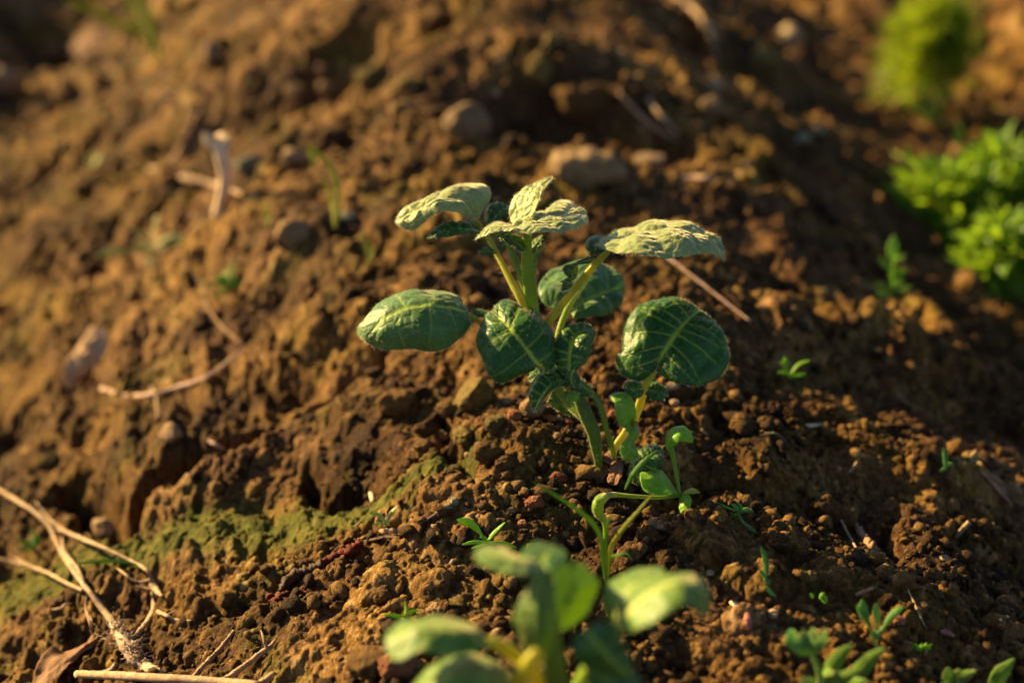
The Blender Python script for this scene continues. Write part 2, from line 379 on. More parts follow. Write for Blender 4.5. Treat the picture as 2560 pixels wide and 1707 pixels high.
# ------------------------------------------------------------------ the soil sheet
def build_ground():
    v0, v1 = math.tan(math.radians(48)), math.tan(math.radians(9.0))
    fine = np.linspace(math.tan(math.radians(49) - PITCH), math.tan(math.radians(7.6) - PITCH), NROW)
    yf = 0.32 / np.tan(np.arctan(fine) + PITCH)
    yc0 = -4 - 36 * np.linspace(1, 0, 12) ** 2; yc0 = np.r_[yc0, np.linspace(-3.8, yf[0] - .02, 70)]
    yc1 = yf[-1] * (60 / yf[-1]) ** np.linspace(0.02, 1, 70)
    ys = np.r_[yc0, yf, yc1]
    us = np.linspace(-.50, .54, NCOL); a = .50 * (200 / .5) ** np.linspace(.01, 1, 60)
    us = np.r_[-a[::-1], us, a * 1.08]
    S = np.maximum(ys, .25) + .1
    X = S[:, None] * us[None]; Y = np.repeat(ys[:, None], len(us), 1)
    sh = X.shape; z, tone, moss = height(X.ravel(), Y.ravel(), True)
    # crumbly relief pushed out along the surface normal, so that steep faces are lumpy too
    Zg = z.reshape(sh); P = np.stack([X, Y, Zg], -1); N = np.cross(np.gradient(P, axis=1), np.gradient(P, axis=0))
    N /= np.linalg.norm(N, axis=2)[..., None] + 1e-12; N = N.reshape(-1, 3); V = P.reshape(-1, 3)
    wm = V[:, 0] * 0 + 1 - .82 * moss; u_, v_ = uv_ridge(V[:, 0], V[:, 1]); cr = .52 + .48 * sstep(-.22, -.02, u_)
    fade = np.clip(1.6 - V[:, 1] * .5, 0, 1) * (np.abs(V[:, 0]) < 3)
    q = V + .0012 * np.stack([vnoise3(V[:, 0] * 260, V[:, 1] * 260, V[:, 2] * 260, 5 + k) for k in range(3)], 1)
    dsp = 0
    for f, A, sd in ((100, .0030, 1), (240, .0028, 2), (520, .0021, 3), (1050, .0012, 4)):
        b_ = vnoise3(q[:, 0] * f + 7, q[:, 1] * f + 3, q[:, 2] * f, sd); b_ = np.abs(b_) if f < 400 else .5 + .5 * b_
        dsp = dsp + A * (b_ ** .8 - .35) * ((.22 if f < 300 else .6) + (.78 if f < 300 else .4) * sstep(-.35, .35, vnoise3(V[:, 0] * 22, V[:, 1] * 22, V[:, 2] * 22, 20 + sd // 3)))
        if f == 230: tone = tone + (b_ - .3) * .35
    V = V + N * (dsp * wm * cr * fade)[:, None]
    idx = np.arange(sh[0] * sh[1]).reshape(sh)
    F = np.stack([idx[:-1, :-1], idx[:-1, 1:], idx[1:, 1:], idx[1:, :-1]], -1).reshape(-1, 4)
    me = make_mesh('ground', V, F, M_SOIL, attrs={'tone': tone, 'moss': moss})
    o = link('ground', me); tag(o, kind='structure')
NROW, NCOL = 1020, 1180
build_ground()

# loose crumbs of soil, far too many to count
def build_crumbs(n=19000):
    r = np.random.default_rng(3); off = r.random((14, 3)) * 40
    def variants(sub):
        v, f = ico(sub); out = []
        for k in range(14):
            o = off[k]; q = perlin(v[:, 0] * 1.6 + o[0], v[:, 1] * 1.6 + o[1] + v[:, 2], 7) + perlin(v[:, 2] * 1.9 + o[2], v[:, 1] * 1.9 + o[0], 8)
            q2 = perlin(v[:, 0] * 4.5 + o[1], v[:, 2] * 4.5 + v[:, 1] * 3 + o[2], 9)
            out.append(v * (1 + .38 * q + .26 * q2 + .06 * r.normal(size=len(v)))[:, None])
        return out, f
    v1, f1 = variants(1); v2, f2 = variants(2)
    # uniform over the visible fan, denser on the crumbly crest and right flank
    Y = .30 + 1.5 * r.random(n * 3) ** 1.9; X = (Y + .1) * (r.random(n * 3) * .95 - .46)
    u, v = uv_ridge(X, Y)
    keep = r.random(n * 3) < (.25 + .75 * sstep(-.22, .0, u)) * sstep(-.35, .3, perlin(X * 16, Y * 16, 72) + .1)
    X, Y = X[keep][:n], Y[keep][:n]; z, t, moss = height(X, Y, True)
    sx, sy = ground(3, 1050, 1225)[0][:2]; ex = sx + .010 * r.normal(size=220); ey = sy + .008 * r.normal(size=220)
    X, Y = np.r_[X, ex], np.r_[Y, ey]; z, t, moss = height(X, Y, True)
    ok = moss < .3; X, Y, z = X[ok], Y[ok], z[ok]
    pv, pf, tn, m = [], [], [], 0
    for i in range(len(X)):
        s = min(.0004 + .0007 * r.random() + .0028 * r.random() ** 12, .0034) * (1 + .5 * Y[i])
        vv, ff = (v2, f2) if s > .0013 else (v1, f1)
        q = vv[int(r.random() * 14)] * (np.array([1, .85, .72]) * (1 + .2 * r.normal(size=3)))
        a = r.random() * 6.28; c_, s_ = math.cos(a), math.sin(a)
        q = q @ np.array([[c_, s_, 0], [-s_, c_, 0], [0, 0, 1]])
        b = r.normal() * .7; c_, s_ = math.cos(b), math.sin(b); q = q @ np.array([[1, 0, 0], [0, c_, s_], [0, -s_, c_]])
        pv.append(q * s + [X[i], Y[i], z[i] + s * .3 + .0006]); pf.append(ff + m); tn.append(np.full(len(q), .75 * r.random())); m += len(q)
    me = make_mesh('soil_crumbs', np.concatenate(pv), np.concatenate(pf), M_CLOD, attrs={'tone': np.concatenate(tn)})
    tag(link('soil_crumbs', me), 'loose crumbs of brown earth strewn over the ridge', 'soil', kind='stuff')
build_crumbs()

# clods and stones one can point to
def rock(c, x, y, w, label, mat, name='soil_clod', cat='clod', aspect=(1, .85, .75), sink=.35, rough=.34, seed=0, ang=0.0, lump=5.0, group=None):
    """w = width in photo pixels; sits on the soil at the spot"""
    P, d = ground(c, x, y); R = w / CROP[c][2] / FPX * d / 2 * (1.22 if c == 12 else 1.05)
    V, F = ico(5); r = np.random.default_rng(seed + 11)
    off = r.random(3) * 50
    # lumpy crumbly relief from summed 3-D-ish noise
    def n3(k, sd): return (perlin(V[:, 0] * k + off[0], V[:, 1] * k + off[1], sd) + perlin(V[:, 1] * k + off[1], V[:, 2] * k + off[2], sd + 1) + perlin(V[:, 2] * k + off[2], V[:, 0] * k + off[0], sd + 2)) / 1.7
    D = 1 + rough * n3(1.3, seed) + rough * .55 * n3(2.9, seed + 5) + rough * .32 * np.abs(n3(lump * 1.3, seed + 9)) + rough * .22 * n3(lump * 2.6, seed + 13) + rough * .12 * n3(lump * 6, seed + 14)
    # a few flat broken facets
    for k in range(5):
        q = r.normal(size=3); q /= np.linalg.norm(q); lim = .62 + .3 * r.random(); dp = V @ q * D
        D = np.where(dp > lim, D * (lim + (dp - lim) * .25) / np.maximum(dp, 1e-6), D)
    V = V * D[:, None] * np.array(aspect) * R
    ca, sa = math.cos(ang), math.sin(ang); V = V @ np.array([[ca, sa, 0], [-sa, ca, 0], [0, 0, 1]])
    me = make_mesh(name, V, F, mat, attrs={'tone': .5 + .35 * n3(3, seed + 20)})
    o = link(name, me, loc=(P[0], P[1] , P[2] + R * aspect[2] * ((.95 if c == 12 else .78) - sink))); tag(o, label, cat, group)
    return o
# ------------------------------------------------------------------ leaves
def P3(c, p, D, base):
    """(x, y, d) on crop ruler c; d = centimetres behind the plant's own plane at depth D"""
    X, Y = px(c, p[0], p[1]); return at(X, Y, D + p[2] * .01) - base
def leaf_arr(M, L, R, nt=90, ns=64, puff=.00036, nv=6, thick=.00035, bow=0.0, flip=False, wave=.0004, seed=0, mi=(0, 1), hair=0, hmi=2, quilt=1.0, midw=.0007, sweep=.08, hlen=.0009):
    """a leaf blade spanned between its midrib M and its two margins L and R (3-D polylines from base to tip)"""
    m = crom(M, nt); l = crom(L, nt); r = crom(R, nt); s = np.linspace(-1, 1, ns)
    Lc = np.linalg.norm(np.diff(m, axis=0), axis=1).sum(); t = np.linspace(0, 1, nt)
    e = np.where(s[None, :, None] < 0, l[:, None], r[:, None]); a = np.abs(s)[None, :, None]
    rs = np.random.default_rng(seed)
    P = m[:, None] + (e - m[:, None]) * a
    W = np.linalg.norm(e - m[:, None], axis=2)
    def normals(P):
        dt = np.gradient(P, axis=0); ds = np.gradient(P, axis=1)
        N = np.cross(dt, ds); n = np.linalg.norm(N, axis=2)[..., None]; N = N / np.maximum(n, 1e-12); return np.where(n < 1e-12, 0, N)
    N = normals(P); av = N[3:-3, 3:-3].mean((0, 1))
    sg = 1.0 if np.dot(av, [0, -.35, 1]) > 0 else -1.0
    if flip: sg = -sg
    N = N * sg
    A = np.abs(s)[None]; T = t[:, None]
    x1 = T * Lc; x2 = s[None] * W
    P = P + N * (bow * .01 * 4 * A * (1 - A) * np.sin(np.pi * np.clip(T, .02, .98)))[..., None]
    # veins
    side = (s[None] > 0).astype(float)
    best = np.full_like(x2 * x1, 9.0)
    for k in range(nv):
        for sd_ in (0, 1):
            tk = (k + .35 + .35 * sd_) / nv * .86 + .02 + .02 * rs.normal()
            dv = np.abs(T - tk - sweep * A - .06 * A ** 2 * math.sin(k * 2.1)) * Lc + (side != sd_) * 9
            best = np.minimum(best, dv)
    lw = .00030 * (1.15 - .85 * A) * min(1, Lc / .03)
    mw = midw * (1.15 - .9 * T) * min(1, Lc / .03)
    vein = np.maximum(np.exp(-(x2 / mw) ** 2), .68 * (1 - .45 * A) * np.exp(-(best / lw) ** 2))
    dm = np.minimum(best, np.abs(x2)); sc_ = .0034 * min(1, Lc / .03)
    h = puff * (1 - np.exp(-(dm / sc_) ** 1.5)) * 2.0
    # network of finer veins: quilted cells
    cell = .0036 * min(1, Lc / .028); gx, gy = (x1 + 3 + 0 * x2) / cell, (x2 + 3 + 0 * x1) / cell
    gx = gx + .5 * perlin(gx * .6, gy * .6, seed + 2); gy = gy + .5 * perlin(gx * .6, gy * .6, seed + 3)
    ix, iy = np.floor(gx), np.floor(gy); f1 = np.full_like(gx, 9.); f2 = np.full_like(gx, 9.)
    for a_ in (-1, 0, 1):
        for b_ in (-1, 0, 1):
            cx, cyy = ix + a_, iy + b_; dd = np.hypot(gx - cx - .15 - .7 * hsh(cx, cyy, seed + 5), gy - cyy - .15 - .7 * hsh(cx, cyy, seed + 6))
            f2 = np.minimum(f2, np.maximum(dd, f1)); f1 = np.minimum(f1, dd)
    q = np.clip((f2 - f1) / .45, 0, 1); h = h + quilt * puff * .95 * q * (2 - q)
    vein = np.maximum(vein, .06 * quilt * np.exp(-((f2 - f1) / .09) ** 2))
    edge = np.sin(np.pi * np.clip(T, 0, 1)) ** .5
    h = h + wave * fbm(x1 * 70 + seed, x2 * 70 + 9, seed + 7, 3) * (A ** 2) * 3 * edge + wave * .8 * perlin(x1 * 160 + seed, x2 * 160, seed + 8)
    h = h * np.clip(edge * 1.6, 0, 1) * (1 - .25 * A ** 6) - puff * .5 * np.exp(-(x2 / (mw * 2.4)) ** 2)
    P = P + N * h[..., None]
    N2 = normals(P) * sg; N2 = np.where(np.linalg.norm(N2, axis=2)[..., None] < .5, N, N2)
    thk = thick * (.35 + .65 * (1 - A ** 8))
    midb = np.exp(-(x2 / (mw * 1.3)) ** 2)
    B = P - N2 * (thk + .0006 * midb * min(1, Lc / .03) * (1 - T) + .0001 * vein)[..., None]
    n = nt * ns; idx = np.arange(n).reshape(nt, ns)
    top = np.stack([idx[:-1, :-1], idx[:-1, 1:], idx[1:, 1:], idx[1:, :-1]], -1).reshape(-1, 4)
    if sg < 0: top = top[:, ::-1]
    bot = top[:, ::-1] + n
    F = [top, bot]; mm = [np.full(len(top), mi[0]), np.full(len(bot), mi[1])]
    for row, rev in ((idx[:, 0], False), (idx[:, -1], True), (idx[0], True), (idx[-1], False)):
        q4 = np.stack([row[:-1], row[1:], row[1:] + n, row[:-1] + n], -1)
        if rev ^ (sg < 0): q4 = q4[:, ::-1]
        F.append(q4); mm.append(np.full(len(q4), mi[0]))
    V = np.concatenate([P.reshape(-1, 3), B.reshape(-1, 3)]); vv = np.concatenate([vein.ravel() + 0 * x1.ravel()[:1], vein.ravel() * .8])
    parts = [(V, np.concatenate(F), np.concatenate(mm), {'vein': vv})]
    if hair:
        hair = int(hair * .6)
        parts.append(hairs(P.reshape(-1, 3), N2.reshape(-1, 3), hair, rs, hmi, edge_pts=np.concatenate([P[:, 0], P[:, -1]]), edge_dir=np.concatenate([P[:, 0] - P[:, 2], P[:, -1] - P[:, -3]]), ln=hlen))
    return cat_mesh(parts)
def hairs(P, N, n, rs, mi, edge_pts=None, edge_dir=None, ln=.0009):
    i = rs.integers(0, len(P), n); p = P[i] + rs.normal(size=(n, 3)) * .0004; d = N[i] + rs.normal(size=(n, 3)) * .45
    if edge_pts is not None:
        k = n // 3; j = rs.integers(0, len(edge_pts), k); p[:k] = edge_pts[j] + rs.normal(size=(k, 3)) * .0002
        ed = edge_dir[j] / (np.linalg.norm(edge_dir[j], axis=1)[:, None] + 1e-9); d[:k] = ed + N[rs.integers(0, len(N), k)] * .3 + rs.normal(size=(k, 3)) * .35
        p[k:] = P[i[k:]]
    d /= np.linalg.norm(d, axis=1)[:, None] + 1e-9; q = rs.normal(size=(n, 3)); q = np.cross(d, q); q /= np.linalg.norm(q, axis=1)[:, None] + 1e-9
    l = ln * (.5 + rs.random(n))[:, None]; w = .000035
    V = np.stack([p - q * w, p + q * w, p + d * l + q * w * .3, p + d * l - q * w * .3], 1).reshape(-1, 3)
    F = np.arange(4 * n).reshape(n, 4)
    return V, F, mi, {'vein': np.zeros(4 * n)}
def leafpart(parent, c, D, base, M, L, R, name='leaf', mats=None, label=None, **kw):
    M = [P3(c, p, D, base) for p in M]; L = [P3(c, p, D, base) for p in L]; R = [P3(c, p, D, base) for p in R]
    V, F, mm, at_ = leaf_arr(M, [M[0]] + L + [M[-1]], [M[0]] + R + [M[-1]], **kw)
    o = link(name, make_mesh(name, V, F, list(mats or (M_TOP, M_UND)) + [M_HAIR], fmat=mm, attrs=at_), parent)
    if label: o['label'] = label
    return o
def stempart(parent, c, D, base, pts, radii, mat, name='stem', hair=0, n=40, sides=14, squareness=.06, label=None, hlen=.0009):
    """radii in millimetres"""
    P = [P3(c, p, D, base) for p in pts]; V, F = tube_arr(P, np.array(radii) * .001, n=n, sides=sides, squareness=squareness, rough=.02, seed=len(pts))
    parts = [(V, F, 0, {'vein': np.zeros(len(V))})]
    if hair:
        C = crom(np.array(P), n); cen = np.concatenate([np.repeat(C, sides, 0), C[[0, -1]]]); N = V - cen; N /= np.linalg.norm(N, axis=1)[:, None] + 1e-9
        parts.append(hairs(V, N, hair, np.random.default_rng(5), 1, ln=hlen))
    V, F, mm, at_ = cat_mesh(parts)
    o = link(name, make_mesh(name, V, F, [mat, M_HAIR], fmat=mm, attrs=at_), parent)
    if label: o['label'] = label
    return o
def Z(pts, d0, d1=None):
    """add a depth running from d0 to d1 along the points"""
    if d1 is None: d1 = d0
    n = len(pts); return [(p[0], p[1], d0 + (d1 - d0) * (i / max(n - 1, 1))) for i, p in enumerate(pts)]
def ZZ(pts, ds):
    return [(p[0], p[1], d) for p, d in zip(pts, ds)]

# ------------------------------------------------------------------ the potato plant in the middle
bp, BD = ground(3, 1050, 1225)
D0 = BD - .012
plant = thing('potato_plant', 'young potato plant with dark quilted leaves standing sharp on the crest of the ridge', 'plant', bp)
def lf(c, M, L, R, **kw):
    kw.setdefault('hair', 1000); return leafpart(plant, c, D0, bp, M, L, R, **kw)
def st(c, pts, r, mat=M_STEM, **kw):
    kw.setdefault('hair', 500); return stempart(plant, c, D0, bp, pts, r, mat, **kw)
# shoots
st(3, [(870, 600, .2), (905, 700, .1), (955, 830, .2), (1000, 930, .3), (1022, 1040, .6), (1032, 1120, .9), (1046, 1260, 1.3)], [2.0, 2.5, 2.8, 2.7, 2.3, 1.7, 1.1], M_DSTEM)
st(3, [(960, 640, .1), (1030, 740, 0), (1062, 810, 0), (1090, 930, .2), (1125, 1040, .6), (1135, 1120, 1.2)], [1.2, 1.1, 1.0, 1.1, 1.2, 1.1], M_STEM)
st(1, [(1500, 505, -.4), (1492, 650, 0), (1500, 820, .3), (1520, 1000, .6), (1545, 1180, .9), (1590, 1400, 1.1), (1680, 1650, 1.0), (1850, 1900, .6), (1960, 2000, .3)], [1.6, 2.1, 2.4, 2.6, 2.6, 2.7, 2.8, 2.9, 2.9], M_STEM, hair=1200, n=60)
st(1, [(1620, 620, .9), (1555, 730, .9), (1545, 900, .9), (1560, 1050, 1.1)], [.8, 1.1, 1.2, 1.0], M_STEM)
st(1, [(1330, 610, .9), (1390, 740, .9), (1440, 880, 1.0), (1490, 1020, 1.1)], [.9, 1.2, 1.3, 1.2], M_STEM)
st(1, [(1080, 430, 1.8), (1180, 570, 1.5), (1270, 740, 1.2), (1370, 930, .9), (1450, 1080, .7), (1520, 1240, .8)], [.9, 1.1, 1.2, 1.5, 1.6, 1.6], M_YSTEM, name='petiole')
st(2, [(740, 665, -.2), (640, 760, 0), (560, 850, .2), (400, 1045, .5), (230, 1270, .8), (150, 1420, .9)], [1.1, 1.3, 1.4, 1.5, 1.7, 1.7], M_YSTEM, name='petiole')
st(2, [(560, 880, 3.6), (480, 1010, 2.8), (400, 1130, 2.0), (340, 1270, 1.4), (300, 1420, 1.1), (260, 1600, .9)], [.9, 1.0, 1.3, 1.3, 1.3, 1.3], M_STEM, name='petiole')
st(1, [(980, 1180, .2), (1050, 1215, .4), (1120, 1270, .8), (1200, 1340, 1.0), (1400, 1480, 1.2), (1600, 1600, 1.2)], [.9, .9, 1.0, 1.1, 1.3, 1.5], M_YSTEM, name='petiole')
st(3, [(690, 540, -.7), (730, 575, -.4), (800, 620, 0), (880, 680, .2)], [.9, 1.0, 1.1, 1.2], M_YSTEM, name='petiole')
st(3, [(1425, 480, .3), (1385, 560, .2), (1340, 640, .3), (1312, 740, .5), (1270, 850, .8), (1200, 960, 1.0), (1150, 1030, 1.1), (1120, 1130, 1.3)], [1.3, 1.6, 1.6, 1.7, 1.7, 1.5, 1.3, 1.3], M_YSTEM, name='petiole')
# big left leaf, cupped
lf(1, ZZ([(1010, 1182), (850, 1140), (650, 1128), (480, 1160), (300, 1262), (165, 1405)], [.2, -.2, -.5, -.5, -.4, -.1]),
   ZZ([(985, 1130), (950, 1062), (850, 1052), (650, 1045), (430, 1070), (250, 1165), (140, 1290), (128, 1370)], [1.0, 1.8, 2.0, 2.0, 1.9, 1.6, 1.0, .4]),
   ZZ([(1028, 1210), (1020, 1300), (950, 1385), (840, 1470), (700, 1500), (560, 1478), (400, 1485), (260, 1465), (185, 1425)], [.3, .1, -.2, -.4, -.5, -.5, -.3, 0, .1]),
   bow=.35, seed=1, mats=(M_MID, M_UND), nv=4, label='left leaf with a sunlit folded upper margin', hair=2600, wave=.0008)
# centre leaf
lf(3, ZZ([(700, 545), (610, 460), (520, 340), (440, 250), (345, 158)], [-.8, -1.2, -1.1, -.6, .4]),
   ZZ([(650, 500), (590, 492), (560, 535), (480, 592), (400, 618), (330, 580), (300, 500), (250, 400), (240, 320), (265, 240), (310, 165)], [-.8, -.9, -1.0, -1.1, -1.0, -.9, -.8, -.5, -.1, .3, .6]),
   ZZ([(735, 515), (760, 440), (752, 330), (720, 240), (660, 170), (600, 132), (545, 140), (480, 106), (420, 85), (370, 108)], [-.5, -.2, .2, .5, .8, .9, .8, .8, .8, .7]),
   bow=.3, seed=2, nv=4, puff=.0004, label='broad rounded leaf facing forward', hair=2600, wave=.0008)
# small upright crinkled leaf
lf(3, ZZ([(870, 600), (848, 500), (855, 400), (890, 320), (950, 280), (1015, 280)], [-.6, -.7, -.6, -.2, .2, .6]),
   ZZ([(820, 590), (760, 520), (742, 450), (770, 370), (800, 290), (860, 256), (930, 246), (995, 258)], [-.3, -.1, 0, .1, .3, .5, .6, .7]),
   ZZ([(905, 530), (950, 490), (982, 420), (1000, 350), (1010, 310)], [-.8, -.7, -.5, -.1, .3]), bow=.3, seed=3, puff=.00045, nv=8)
# curled lower-left leaf
lf(3, ZZ([(840, 610), (780, 615), (720, 645), (670, 700), (635, 760), (620, 806)], [-.3, -.7, -1.0, -1.1, -1.1, -1.0]),
   ZZ([(790, 560), (740, 545), (690, 552), (640, 580), (592, 640), (578, 700), (600, 775)], [.1, .2, .1, -.1, -.4, -.7, -.9]),
   ZZ([(830, 650), (770, 650), (715, 685), (672, 740), (640, 795)], [-.5, -1.0, -1.1, -1.1, -1.0]), bow=.25, seed=4, puff=.00045, nv=7)
# shaded underside leaf below
lf(3, ZZ([(910, 740), (850, 760), (780, 755), (700, 745)], [.5, .7, .9, 1.0]), ZZ([(900, 700), (820, 665), (750, 665)], [.3, .4, .8]), ZZ([(900, 800), (850, 835), (760, 800)], [.9, 1.2, 1.2]), seed=5, flip=True)
lf(3, ZZ([(690, 560), (640, 580), (575, 600)], [.8, 1.0, 1.2]), ZZ([(660, 525), (600, 530)], [.9, 1.2]), ZZ([(660, 610), (600, 620)], [.7, 1.0]), seed=6, nt=30, ns=20, name='leaflet', hair=200)
lf(3, ZZ([(870, 570), (890, 600), (930, 635), (975, 670), (992, 708)], [-.5, -.6, -.5, -.4, -.2]), ZZ([(905, 590), (950, 610), (990, 650)], [-.3, -.1, 0]), ZZ([(870, 620), (885, 665), (930, 705)], [-.7, -.6, -.4]), seed=7, hair=500, nt=40, ns=30)
lf(3, ZZ([(912, 690), (880, 700), (850, 715), (834, 738)], [-.5, -.8, -.9, -.9]), ZZ([(890, 680), (855, 690), (835, 715)], [-.3, -.5, -.7]), ZZ([(905, 720), (880, 742), (850, 745)], [-.7, -1.0, -1.0]), seed=8, nt=30, ns=20, name='leaflet', mats=(M_WTOP, M_UND), hair=200)
lf(3, ZZ([(880, 520), (862, 560), (858, 600), (880, 650)], [-.9, -1.0, -1.0, -.8]), ZZ([(895, 560), (908, 600), (905, 640)], [-.7, -.7, -.6]), ZZ([(845, 560), (838, 600), (862, 640)], [-.9, -.9, -.8]), seed=9, nt=36, ns=24, puff=.00045, name='leaflet', hair=400)
# big right leaf
lf(3, ZZ([(1400, 525), (1460, 425), (1530, 320), (1600, 232), (1695, 148)], [.2, 0, .2, .6, 1.2]),
   ZZ([(1378, 570), (1340, 600), (1270, 603), (1190, 560), (1146, 490), (1152, 448), (1192, 412), (1195, 320), (1218, 215), (1290, 125), (1400, 80), (1540, 65), (1630, 95)],
      [.2, .2, .3, .5, .7, .7, .6, .9, 1.1, 1.3, 1.4, 1.3, 1.2]),
   ZZ([(1435, 560), (1490, 600), (1570, 628), (1680, 642), (1780, 615), (1860, 540), (1883, 450), (1868, 350), (1820, 250), (1760, 185)], [.1, -.2, -.4, -.4, -.2, .1, .4, .7, 1.0, 1.2]),
   bow=.3, seed=10, nv=7, puff=.00045, midw=.0011, label='largest leaf, round with a yellow midrib and sun on its left rim', hair=3200, wave=.0007, sweep=.02)
lf(3, ZZ([(1336, 664), (1270, 668), (1198, 650)], [.3, .1, .2]), ZZ([(1310, 620), (1260, 608), (1215, 618)], [.5, .5, .4]), ZZ([(1320, 705), (1275, 722), (1220, 700)], [.1, -.1, 0]), seed=11, nt=36, ns=26, name='leaflet', hair=400, bow=.1)
lf(3, ZZ([(1342, 664), (1410, 680), (1488, 705)], [.4, .3, .4]), ZZ([(1360, 625), (1420, 620), (1480, 660)], [.7, .7, .6]), ZZ([(1345, 700), (1400, 735), (1460, 730)], [.2, .1, .3]), seed=12, nt=36, ns=26, name='leaflet', hair=400, bow=.1)
# bright unfolding shoot beside the petiole
lf(3, ZZ([(1245, 900), (1215, 850), (1190, 790), (1165, 730), (1118, 700)], [0, -.3, -.5, -.4, 0]), ZZ([(1268, 850), (1268, 780), (1240, 715), (1170, 690)], [.4, .4, .3, .2]), ZZ([(1215, 918), (1170, 890), (1150, 830), (1150, 770), (1125, 735)], [-.2, -.4, -.5, -.4, -.2]), seed=13, mats=(M_WTOP, M_UND), nt=44, ns=30, bow=.2)
lf(3, ZZ([(1240, 890), (1275, 960), (1235, 1020), (1245, 1080), (1270, 1130)], [0, -.4, -.5, -.5, -.1]), ZZ([(1270, 895), (1298, 950), (1262, 1015), (1285, 1070), (1295, 1100)], [.2, -.1, -.2, -.2, 0]), ZZ([(1215, 930), (1240, 965), (1185, 1025), (1180, 1080), (1215, 1130)], [0, -.3, -.5, -.5, -.3]), seed=14, mats=(M_WTOP, M_UND), nt=50, ns=26, puff=.0004)
lf(3, ZZ([(1250, 885), (1275, 880), (1296, 886)], [0, -.2, -.3]), ZZ([(1260, 872), (1285, 868)], [0, -.2]), ZZ([(1262, 895), (1285, 895)], [0, -.3]), seed=15, nt=20, ns=12, name='leaflet', mats=(M_YSTEM, M_UND), hair=0)
lf(3, ZZ([(1285, 1145), (1350, 1110), (1400, 1085), (1452, 1060)], [.2, .1, .3, .7]), ZZ([(1295, 1080), (1350, 1040), (1420, 1032)], [.8, 1.1, 1.1]), ZZ([(1330, 1170), (1400, 1190), (1450, 1150)], [-.1, -.1, .4]), seed=16, hair=600, bow=.2)
lf(3, ZZ([(1270, 1130), (1265, 1180), (1300, 1240), (1330, 1275)], [0, -.2, -.3, -.2]), ZZ([(1240, 1160), (1250, 1220), (1290, 1270)], [.1, 0, 0]), ZZ([(1320, 1150), (1340, 1200), (1345, 1250)], [-.2, -.4, -.4]), seed=17, hair=400, nt=40, ns=26)
lf(3, ZZ([(1150, 1125), (1165, 1180), (1130, 1290)], [.9, .5, .3]), ZZ([(1120, 1150), (1105, 1220), (1098, 1270)], [.9, .7, .4]), ZZ([(1185, 1150), (1198, 1205), (1165, 1280)], [.9, .3, .2]), seed=18, mats=(M_DEAD, M_DARKROOT), hair=0, puff=.0004, label='withered brown leaf at the base', nt=40, ns=24)
lf(3, ZZ([(1130, 1060), (1100, 1100), (1070, 1130)], [1.0, .8, .7]), ZZ([(1110, 1060), (1070, 1095)], [1.1, .9]), ZZ([(1140, 1100), (1110, 1150)], [.8, .6]), seed=19, mats=(M_DEAD, M_DARKROOT), hair=0, nt=24, ns=14, name='leaflet', label='small withered brown leaflet at the base')
# crown leaves
lf(1, ZZ([(1085, 435), (990, 352), (890, 300), (760, 308), (600, 350), (432, 430)], [1.8, 1.4, 1.2, 1.0, 1.0, 1.2]),
   ZZ([(1120, 380), (1180, 280), (1196, 200), (1150, 145), (1060, 140), (960, 178), (870, 245), (700, 278), (560, 330), (450, 400)], [1.9, 2.6, 3.1, 3.3, 3.3, 3.2, 3.0, 2.4, 2.0, 1.6]),
   ZZ([(1040, 425), (950, 393), (820, 366), (720, 400), (650, 470), (560, 512), (470, 490), (424, 450)], [1.4, .5, .1, .2, .5, .7, .9, 1.1]),
   bow=.35, seed=20, mats=(M_YOUNG_SUN, M_UND), nv=4, puff=.0005, label='upper left leaf, pale in the sun, its near edge curled under', hair=2200, sweep=.0)
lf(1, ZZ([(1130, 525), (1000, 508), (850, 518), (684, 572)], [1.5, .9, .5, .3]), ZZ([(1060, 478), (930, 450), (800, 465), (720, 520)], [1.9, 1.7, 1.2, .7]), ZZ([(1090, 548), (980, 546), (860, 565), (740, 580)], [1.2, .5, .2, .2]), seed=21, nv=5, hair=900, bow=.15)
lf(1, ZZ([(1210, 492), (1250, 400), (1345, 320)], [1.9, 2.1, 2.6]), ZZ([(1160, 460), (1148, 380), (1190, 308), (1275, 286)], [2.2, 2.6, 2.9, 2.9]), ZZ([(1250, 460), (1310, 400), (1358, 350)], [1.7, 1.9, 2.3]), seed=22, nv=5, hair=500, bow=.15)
lf(1, ZZ([(1500, 465), (1530, 365), (1590, 220), (1705, 75)], [-.2, -.3, 0, .6]), ZZ([(1440, 472), (1376, 445), (1353, 360), (1368, 270), (1440, 200), (1530, 145), (1640, 85)], [0, .5, .7, .8, .8, .7, .6]), ZZ([(1545, 420), (1565, 350), (1605, 270), (1625, 190), (1705, 95)], [-.3, -.4, -.2, .1, .5]), seed=23, mats=(M_YOUNG_SUN, M_UND), nv=8, puff=.00045, hair=1600, label='topmost leaf, narrow and pointing up')
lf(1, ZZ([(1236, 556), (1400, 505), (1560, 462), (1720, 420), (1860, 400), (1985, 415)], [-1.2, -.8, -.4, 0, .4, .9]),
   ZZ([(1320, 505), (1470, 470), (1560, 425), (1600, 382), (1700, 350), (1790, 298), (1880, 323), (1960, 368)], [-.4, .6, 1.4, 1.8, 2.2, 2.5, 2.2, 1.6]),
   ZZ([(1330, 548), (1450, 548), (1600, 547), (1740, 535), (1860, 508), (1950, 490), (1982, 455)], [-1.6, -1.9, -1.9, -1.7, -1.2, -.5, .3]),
   bow=.2, seed=24, mats=(M_YOUNG_SUN, M_UND), nv=4, puff=.0008, hair=2600, label='crown leaf held flat, its pale quilted face in the sun')
